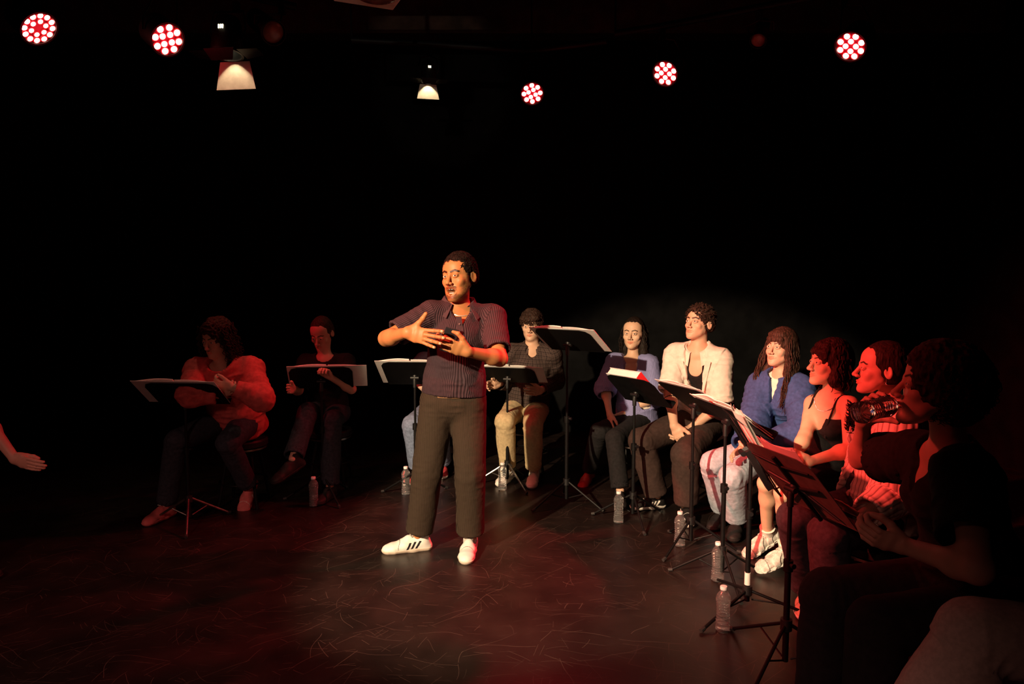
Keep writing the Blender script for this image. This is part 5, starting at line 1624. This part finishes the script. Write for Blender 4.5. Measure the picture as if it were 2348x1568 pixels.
def p_blue():
    J = dict(P=P(1806, 1012, 4.50)); hips(J, (-.70, -.71, 0), .95)
    J['N'] = CH(J['P'], 1789, 862, .475, -1); J['H'] = CH(J['N'], 1791, 798, .165, -1)
    J['SR'] = P(1747, 886, J['N'].y + .09); J['SL'] = P(1830, 892, J['N'].y - .09)
    arm(J, 'R', (1728, 970), (1700, 1030), .26, .23); arm(J, 'L', (1850, 985), (1726, 1034), .27, .25)
    leg2(J, 'R', (1634, 1062), 4.36, (1656, 1200)); leg2(J, 'L', (1678, 1092), 4.16, (1690, 1222))
    J['F'] = (-.82, -.56, .14)
    report('blue', J)
    h = Human('blue', J, 'person in blue jacket and pale jeans with very long wavy hair and fringe', .95, True, (.64, .36, .26), head=dict(h=.002, smile=.4, look=(-.2, 1, .08)), hs=.95,
              handR=dict(relaxed, F=(-.75, -.6, -.1), T=(.2, -.5, .6)), handL=dict(relaxed, F=(-.8, -.3, .0), T=(0, -.5, .8), curls=(.7, .75, .8, .8)))
    h.body(.0065)
    h.top('blouse', fabric('white_blouse', (.80, .72, .62), .04, .9, 40, .2), sleeve=0, loose=.010, hem=.02, neck='crew', h=.005, amp=.003, neck_w=.048)
    N_, r, f, u = J['N'], h.r, h.f, h.up
    op = [erc(J['P'] + f * .20 + u * .08, N_ - u * .20 + f * .17, (.008, .09), (.006, .08), r, f), erc(N_ - u * .10 + f * .16, N_ + f * .10 + u * .02, (.006, .08), (.030, .07), r, f)]
    h.top('jacket', fabric('blue_wool', (.04, .075, .22), .15, .9, 60, .4), sleeve=.92, loose=.036, hem=.02, neck='crew', h=.005, amp=.010, sl_r=(.094, .092, .070), cuts=op, neck_w=.075)
    h.pants('jeans', BLUEJ, r=(.105, .086, .080), cuff=.035, h=.006, amp=.007)
    h.shoe('R', (-.6, -.8, 0), (BLKS, BLKS, BLKS), h=.0035, high=.02); h.shoe('L', (-.4, -.9, 0), (BLKS, BLKS, BLKS), h=.0035, high=.02)
    b = MB(); g_ = h.hands[1]; b.lathe([(.009, -.002), (.0105, 0), (.009, .002)], J['WL'] + g_ @ Vector((-.010, .098, -.006)), 16, g_ @ Matrix.Rotation(math.pi / 2, 3, 'X')); b.build('ring', mat('gold', (.9, .6, .25), .25, 1), h.root)
    h.hair(hairmat('long_brown_hair', (.045, .020, .014)), 'straight', vol=.010, amp=.003, freq=90, h=.003, low=-.10, side=.014, front=.040, fz=.050,
           bangs=((0, .076, .052, .058, .022, .028), (0, .06, .08, .06, .03, .03)), extra=(rc((.065, -.03, .0), (.085, -.01, -.16), .034, .045), rc((-.065, -.03, .0), (-.090, .0, -.16), .034, .045), rc((0, -.07, 0), (0, -.08, -.22), .06, .06)),
           locks=curls(320, .050, .085, .0, .06, -.06, .045, .40, .0032, .006, 3.2, out=.045, seed=6, ylean=.05))
    seat(J, 'stool under the woman in the blue jacket')
def p_tank():
    J = dict(P=P(1905, 1085, 3.92)); hips(J, (-.66, .75, 0), .95)
    J['N'] = CH(J['P'], 1908, 905, .485, -1); J['H'] = CH(J['N'], 1902, 833, .165, -1)
    J['SR'] = P(1866, 926, J['N'].y + .13); J['SL'] = P(1948, 930, J['N'].y - .11)
    arm(J, 'R', (1846, 1000), (1818, 1062), .25, .22); arm(J, 'L', (1950, 1030), (1856, 1058), .26, .24)
    leg2(J, 'R', (1757, 1108), 3.84, (1758, 1268), .03); leg2(J, 'L', (1796, 1130), 3.62, (1802, 1312), .04)
    J['F'] = (-.99, -.10, .10)
    report('tank', J)
    h = Human('tank', J, 'person in black strappy top with dark bob, bare arms and legs, chunky white trainers', .95, True, (.70, .42, .28), head=dict(h=.002, smile=1.2, look=(-.1, 1, .05)), hs=1.0,
              handR=dict(relaxed, F=(-.5, -.6, -.5), T=(0, -.6, .5), curls=(.3, .3, .35, .4)), handL=dict(relaxed, F=(-.95, -.1, .0), T=(0, -.3, 1)))
    h.body(.0055)
    N_, r, f, u = J['N'], h.r, h.f, h.up
    cuts = [erc(N_ - u * .120 + f * .13, N_ + f * .10 + u * .06, (.052, .065), (.075, .07), r, f), erc(N_ + u * .02, N_ + u * .14, (.105, .13), (.12, .14), r, f)]
    cuts += [ell(J['S' + q] + u * .02 + r * (1 if q == 'R' else -1) * .035, .06) for q in 'RL']
    cuts.append(rbox(N_ + u * .045, (.35, .35, .135), [[r[i], f[i], u[i]] for i in range(3)], .004))
    h.top('camisole', BLKT, sleeve=0, loose=.006, hem=.05, neck='tank', h=.005, amp=.002, cuts=cuts, neck_w=.10)
    for sx in (-1, 1):
        b = MB(); pts = []
        for t in np.linspace(0, 1, 17):
            a = t * math.pi
            pts.append(N_ - u * (.185 - .195 * math.sin(a)) + r * sx * (.072 + .004 * math.sin(a)) + f * (.112 * math.cos(a) + .006))
        pts = project(h.torso(), pts, .012)
        for _ in range(2): pts = [pts[0]] + [(pts[i - 1] + pts[i] * 2 + pts[i + 1]) / 4 for i in range(1, len(pts) - 1)] + [pts[-1]]
        b.tube(pts, .0050, 8); b.build('strap', BLKT, h.root)
    h.pants('shorts', BLKT, r=(.100, .086, .08), h=.006, upto=.62, waist=.12)
    b = MB(); pts = []
    for a in np.linspace(-1.9, 1.9, 21): pts.append(N_ + r * math.sin(a) * .066 + f * (.012 + math.cos(a) * .075) - u * (.010 + .055 * max(0, math.cos(a))))
    b.tube(project(h.torso(), pts, .007), .0016, 6); b.build('necklace', mat('silver_chain', (.9, .85, .8), .2, 1), h.root)
    up_ = fabric('white_mesh_trainer', (.66, .64, .58), .22, .7, 60, .5); sk = fabric('white_sock', (.85, .78, .70), .04, .9, 60, .4)
    for q, t, upv in (('R', (-.85, -.32, -.40), (-.35, -.1, 1)), ('L', (-.93, -.25, -.26), (-.2, -.1, 1))):
        h.shoe(q, t, (up_, WSOLE, up_), up=upv, h=.0028, chunky=1.0, lace=LACE, size=1.0, sole_t=.026)
        b = MB(); d = (J['K' + q] - J['A' + q]).normalized(); b.tube([J['A' + q] - d * .035, J['A' + q] + d * .02, J['A' + q] + d * .046, J['A' + q] + d * .050], [.040, .041, .041, .043], 20); b.build('sock', sk, h.root)
    h.hair(hairmat('dark_bob', (.022, .010, .009)), 'straight', vol=.008, amp=.005, freq=80, h=.003, low=-.09, side=.012, front=.042, fz=.056,
           bangs=((0, .076, .058, .055, .022, .026), (-.05, .06, .045, .022, .02, .035), (0, .05, .085, .06, .03, .03)), extra=(rc((.064, -.02, .0), (.072, .0, -.085), .036, .034), rc((-.064, -.02, .0), (-.072, .0, -.085), .036, .034), rc((0, -.06, 0), (0, -.065, -.09), .06, .055)),
           locks=curls(50, .06, .10, -.02, .05, -.09, .02, .14, .005, .005, 2, out=.01, seed=8))
    seat(J, 'stool under the woman in the black strappy top')
def p_rib():
    J = dict(P=P(2010, 1175, 3.26)); hips(J, (-.35, .94, 0), .98)
    J['N'] = P(2046, 934, 3.26); J['H'] = P(2022, 845, 3.24)
    J['SR'] = P(2006, 962, 3.42); J['SL'] = P(2066, 980, 3.06)
    arm(J, 'R', (1975, 1110), (1930, 1160), .26, .23); arm(J, 'L', (2040, 1150), (1965, 1190), .27, .24)
    leg2(J, 'R', (1826, 1190), 3.18, (1848, 1388)); leg2(J, 'L', (1900, 1225), 2.98, (1905, 1470))
    J['F'] = (-.95, .28, .06); J['U'] = (-.05, 0, 1)
    report('rib', J)
    h = Human('rib', J, 'person in profile in pale patterned ribbed cardigan with hair pulled back and earring', .98, True, (.60, .34, .25), head=dict(h=.002, smile=.8), hs=.99,
              handR=dict(relaxed, F=(-.8, -.1, -.1), T=(0, -.6, .8)), handL=dict(relaxed, F=(-.9, .1, .1), T=(0, -.4, .8)))
    h.body(.006)
    h.top('shirt', BLKT, sleeve=0, loose=.012, hem=.03, neck='crew', h=.006, amp=.002, neck_w=.08)
    N_, r, f, u = J['N'], h.r, h.f, h.up
    op = [erc(J['P'] + f * .20, N_ - u * .20 + f * .17, (.055, .11), (.045, .10), r, f), erc(N_ - u * .22 + f * .17, N_ + f * .10 + u * .02, (.045, .09), (.060, .07), r, f)]
    h.top('cardigan', ribbed('pale_patterned_rib', (.30, .20, .17), (.72, .58, .50), 0, .026, .5, thin=(.0, .22)), sleeve=.86, loose=.034, hem=.04, neck='crew', h=.0045, amp=.008, sl_r=(.088, .085, .062), cuts=op, flare=.02)
    h.pants('jeans', fabric('purple_grey_denim', (.055, .05, .062), .2, .9, 60, .3), r=(.105, .092, .085), cuff=.03, h=.006, amp=.006)
    h.shoe('R', (-.4, -.9, 0), (fabric('beige_suede', (.55, .47, .34), .1, .8, 40, .2), WSOLE, BLKS), stripes=True, h=.003); h.shoe('L', (-.6, -.7, 0), (BLKS, BLKS, BLKS), h=.0035)
    b = MB(); pe = J['H'] + h.R @ Vector((-.083, -.008, -.055)); b.ball(pe, .006, 8); b.tube([pe, pe + Vector((0, 0, .02))], .0015, 6); b.build('earring', RING, h.root)
    h.hair(hairmat('pulled_back_hair', (.020, .010, .009)), 'straight', vol=.0, amp=.0018, freq=60, h=.003, low=-.045, side=.035, front=.040, fz=.066,
           extra=(ell((0, -.115, -.02), (.045, .045, .05)),))
    b = MB()
    for k in range(150):                    # dark curls of a tassel hanging down the cardigan front
        rd = random.Random(k); c = J['N'] - u * (.02 + .115 * k / 150) + f * (.125 + .004 * (k % 3)) + r * .07
        d = Vector((rd.uniform(-1, -.2), rd.uniform(-.6, .6), rd.uniform(-.7, .5))).normalized()
        q_ = Vector((rd.uniform(-.01, .01), rd.uniform(-.01, .01), rd.uniform(-.01, .01))); b.tube([c, c + d * .015 + q_, c + d * .030 - q_, c + d * .046 + Vector((0, 0, .012))], [.005, .0042, .003, .001], 5)
    b.build('fringe_trim', BLKT, h.root)
    seat(J, 'stool under the woman in the ribbed cardigan')
def p_drink():
    J = dict(P=P(2250, 1372, 2.16)); hips(J, (-.30, .95, 0), 1.0)
    J['N'] = P(2172, 1022, 2.14); J['H'] = P(2150, 888, 2.12)
    J['SR'] = P(2108, 1048, 2.32); J['SL'] = P(2215, 1095, 1.95)
    arm(J, 'R', (1972, 1052), (1980, 968), .26, .20, s1=1, s2=-1); arm(J, 'L', (2240, 1305), (2070, 1250), .28, .25, s1=-1, s2=1)
    J['KR'] = J['HR'] + Vector((-.42, -.02, -.02)); J['AR'] = Vector((J['KR'].x - .02, J['KR'].y, .09)); J['KL'] = J['HL'] + Vector((-.42, -.06, -.02)); J['AL'] = Vector((J['KL'].x - .02, J['KL'].y, .09))
    J['F'] = (-.93, .33, .12); J['U'] = (.05, 0, 1)
    report('drink', J)
    h = Human('drink', J, 'person in black T-shirt with big curly hair, in profile drinking from a water bottle', 1.0, True, (.55, .30, .22), head=dict(h=.0022, open_=.25, closed=.45), hs=.99,
              handR=dict(F=(.10, -.25, .95), T=(.98, .1, .0), curls=(.75, .75, .78, .8), spread=.05, thumb=(.30, .45, .85), tcurl=-.5, h=.0022), handL=dict(F=(-.95, .10, .25), T=(.1, -.5, .85), curls=(.9, .85, .8, .8), spread=.03, thumb=(.5, .8, .5), tcurl=.6, h=.0022))
    h.body(.006)
    h.top('tshirt', BLKT, sleeve=.36, loose=.022, hem=.05, neck='v', vdepth=.10, h=.005, amp=.008, sl_r=(.088, .086, .07), neck_w=.10)
    h.pants('trousers', BLKT, r=(.110, .092, .085), cuff=.02, h=.007)
    h.shoe('R', (-.7, -.5, 0), (BLKS, BLKS, BLKS), h=.004); h.shoe('L', (-.7, -.5, 0), (BLKS, BLKS, BLKS), h=.004)
    h.hair(hairmat('big_curly_hair', (.035, .014, .011)), 'curly', vol=.015, amp=.008, freq=60, h=.0035, low=-.05, side=.034, front=.060, fz=.066,
           extra=(ell((0, -.062, -.01), (.086, .07, .095)),), locks=afro(1400, (0, -.032, .02), (.086, .100, .094), .0018, .026, 5, .007, zmin=-.13, ymax=.0))
    seat(J, 'stool under the person drinking from a bottle')
    # the bottle at the lips
    mouth = J['H'] + h.R @ Vector((0, .108, -.072)) * h.hs
    base = P(1958, 950, mouth.y - .13)
    d = (mouth - base).normalized()
    o = BP.copy(); COL.objects.link(o)
    for ch in list(BP.children):
        if ch.name.startswith('cap'): continue
        c_ = ch.copy(); COL.objects.link(c_); c_.parent = o
    L_ = .195; o.location = mouth - d * L_
    o.rotation_mode = 'QUATERNION'; o.rotation_quaternion = Vector((0, 0, 1)).rotation_difference(d)
    tag(o, 'open water bottle tipped up to the mouth of the curly-haired person', 'bottle')
    return h
def p_corner():
    J = dict(P=P(2610, 1490, 1.72)); hips(J, (-.1, 1, 0), 1.0)
    J['N'] = J['P'] + Vector((.10, .02, .48)); J['H'] = J['N'] + Vector((-.03, 0, .17))
    J['SR'] = J['N'] + Vector((0, .18, -.02)); J['SL'] = J['N'] + Vector((0, -.18, -.02))
    J['ER'] = J['SR'] + Vector((-.03, .04, -.27)); J['WR'] = J['ER'] + Vector((-.18, -.06, -.14))
    J['EL'] = J['SL'] + Vector((-.03, -.04, -.27)); J['WL'] = J['EL'] + Vector((-.18, .02, -.14))
    J['KL'] = P(2240, 1455, 1.70); J['AL'] = P(2075, 1740, 1.72)
    J['KR'] = P(2280, 1570, 1.80); J['AR'] = Vector((J['KR'].x - .03, J['KR'].y, .09))
    J['F'] = (-1, .1, 0)
    report('corner', J)
    h = Human('corner', J, 'person at the bottom right corner, only a draped pale knee and thigh showing', 1.0, True, (.6, .36, .26), head=dict(h=.004), handR=dict(relaxed, h=.004), handL=dict(relaxed, h=.004))
    h.body(.009)
    h.top('shirt', BLKT, sleeve=.9, loose=.02, hem=.03, h=.008)
    h.pants('trousers', fabric('grey_brown_jersey', (.58, .48, .43), .10, .9, 90, .5), r=(.115, .092, .110), cuff=.02, h=.005, amp=.010, fine=.0006)
    h.shoe('R', (-1, 0, 0), (BLKS, BLKS, BLKS), h=.005); h.shoe('L', (-1, 0, -.2), (BLKS, BLKS, BLKS), h=.005)
    h.hair(hairmat('corner_hair', (.03, .015, .01)), 'short', h=.006)
    seat(J, 'stool under the person in the bottom right corner')
def p_edge():
    J = dict(P=P(-330, 1110, 3.55)); hips(J, (.25, .97, 0) if False else (-.2, -.98, 0), .95)
    J['P'].z = .56; J['P'].x = -3.25
    hips(J, (.1, -1, 0), .95)
    J['N'] = J['P'] + Vector((.03, 0, .46)); J['H'] = J['N'] + Vector((.04, 0, .17))
    J['SR'] = J['N'] + Vector((.0, -.17, -.02)); J['SL'] = J['N'] + Vector((0, .17, -.02))
    J['WR'] = P(34, 1052, 3.40); J['ER'] = P(-36, 960, 3.42)
    J['EL'] = J['SL'] + Vector((.0, .05, -.27)); J['WL'] = J['EL'] + Vector((.15, -.05, -.15))
    J['KR'] = J['HR'] + Vector((.38, -.02, -.05)); J['KL'] = J['HL'] + Vector((.38, .05, -.05))
    J['AR'] = Vector((J['KR'].x - .02, J['KR'].y, .09)); J['AL'] = Vector((J['KL'].x - .02, J['KL'].y, .09))
    J['F'] = (1, 0, 0)
    report('edge', J)
    h = Human('edge', J, 'person at the left edge, only a dim bare forearm and hand showing', .95, True, (.5, .26, .20), head=dict(h=.004), handR=dict(F=(.8, -.15, -.22), T=(.3, -.2, .8), curls=(.15, .15, .2, .2), spread=.0, thumb=(.2, .95, .3), h=.003), handL=dict(relaxed, h=.004))
    h.body(.008)
    h.top('shirt', BLKT, sleeve=.40, loose=.02, hem=.03, h=.008); h.pants('trousers', BLKT, h=.009)
    h.shoe('R', (1, 0, 0), (BLKS, BLKS, BLKS), h=.005); h.shoe('L', (1, 0, 0), (BLKS, BLKS, BLKS), h=.005)
    h.hair(hairmat('edge_hair', (.03, .015, .01)), 'short', h=.006)
    seat(J, 'stool under the person at the left edge')
for fn in (p_red, p_black, p_hidden, p_plaid, p_lilac, p_cream, p_blue, p_tank, p_rib, p_drink, p_corner, p_edge):
    fn(); print(fn.__name__, 'done', round(time.time() - T0, 1))
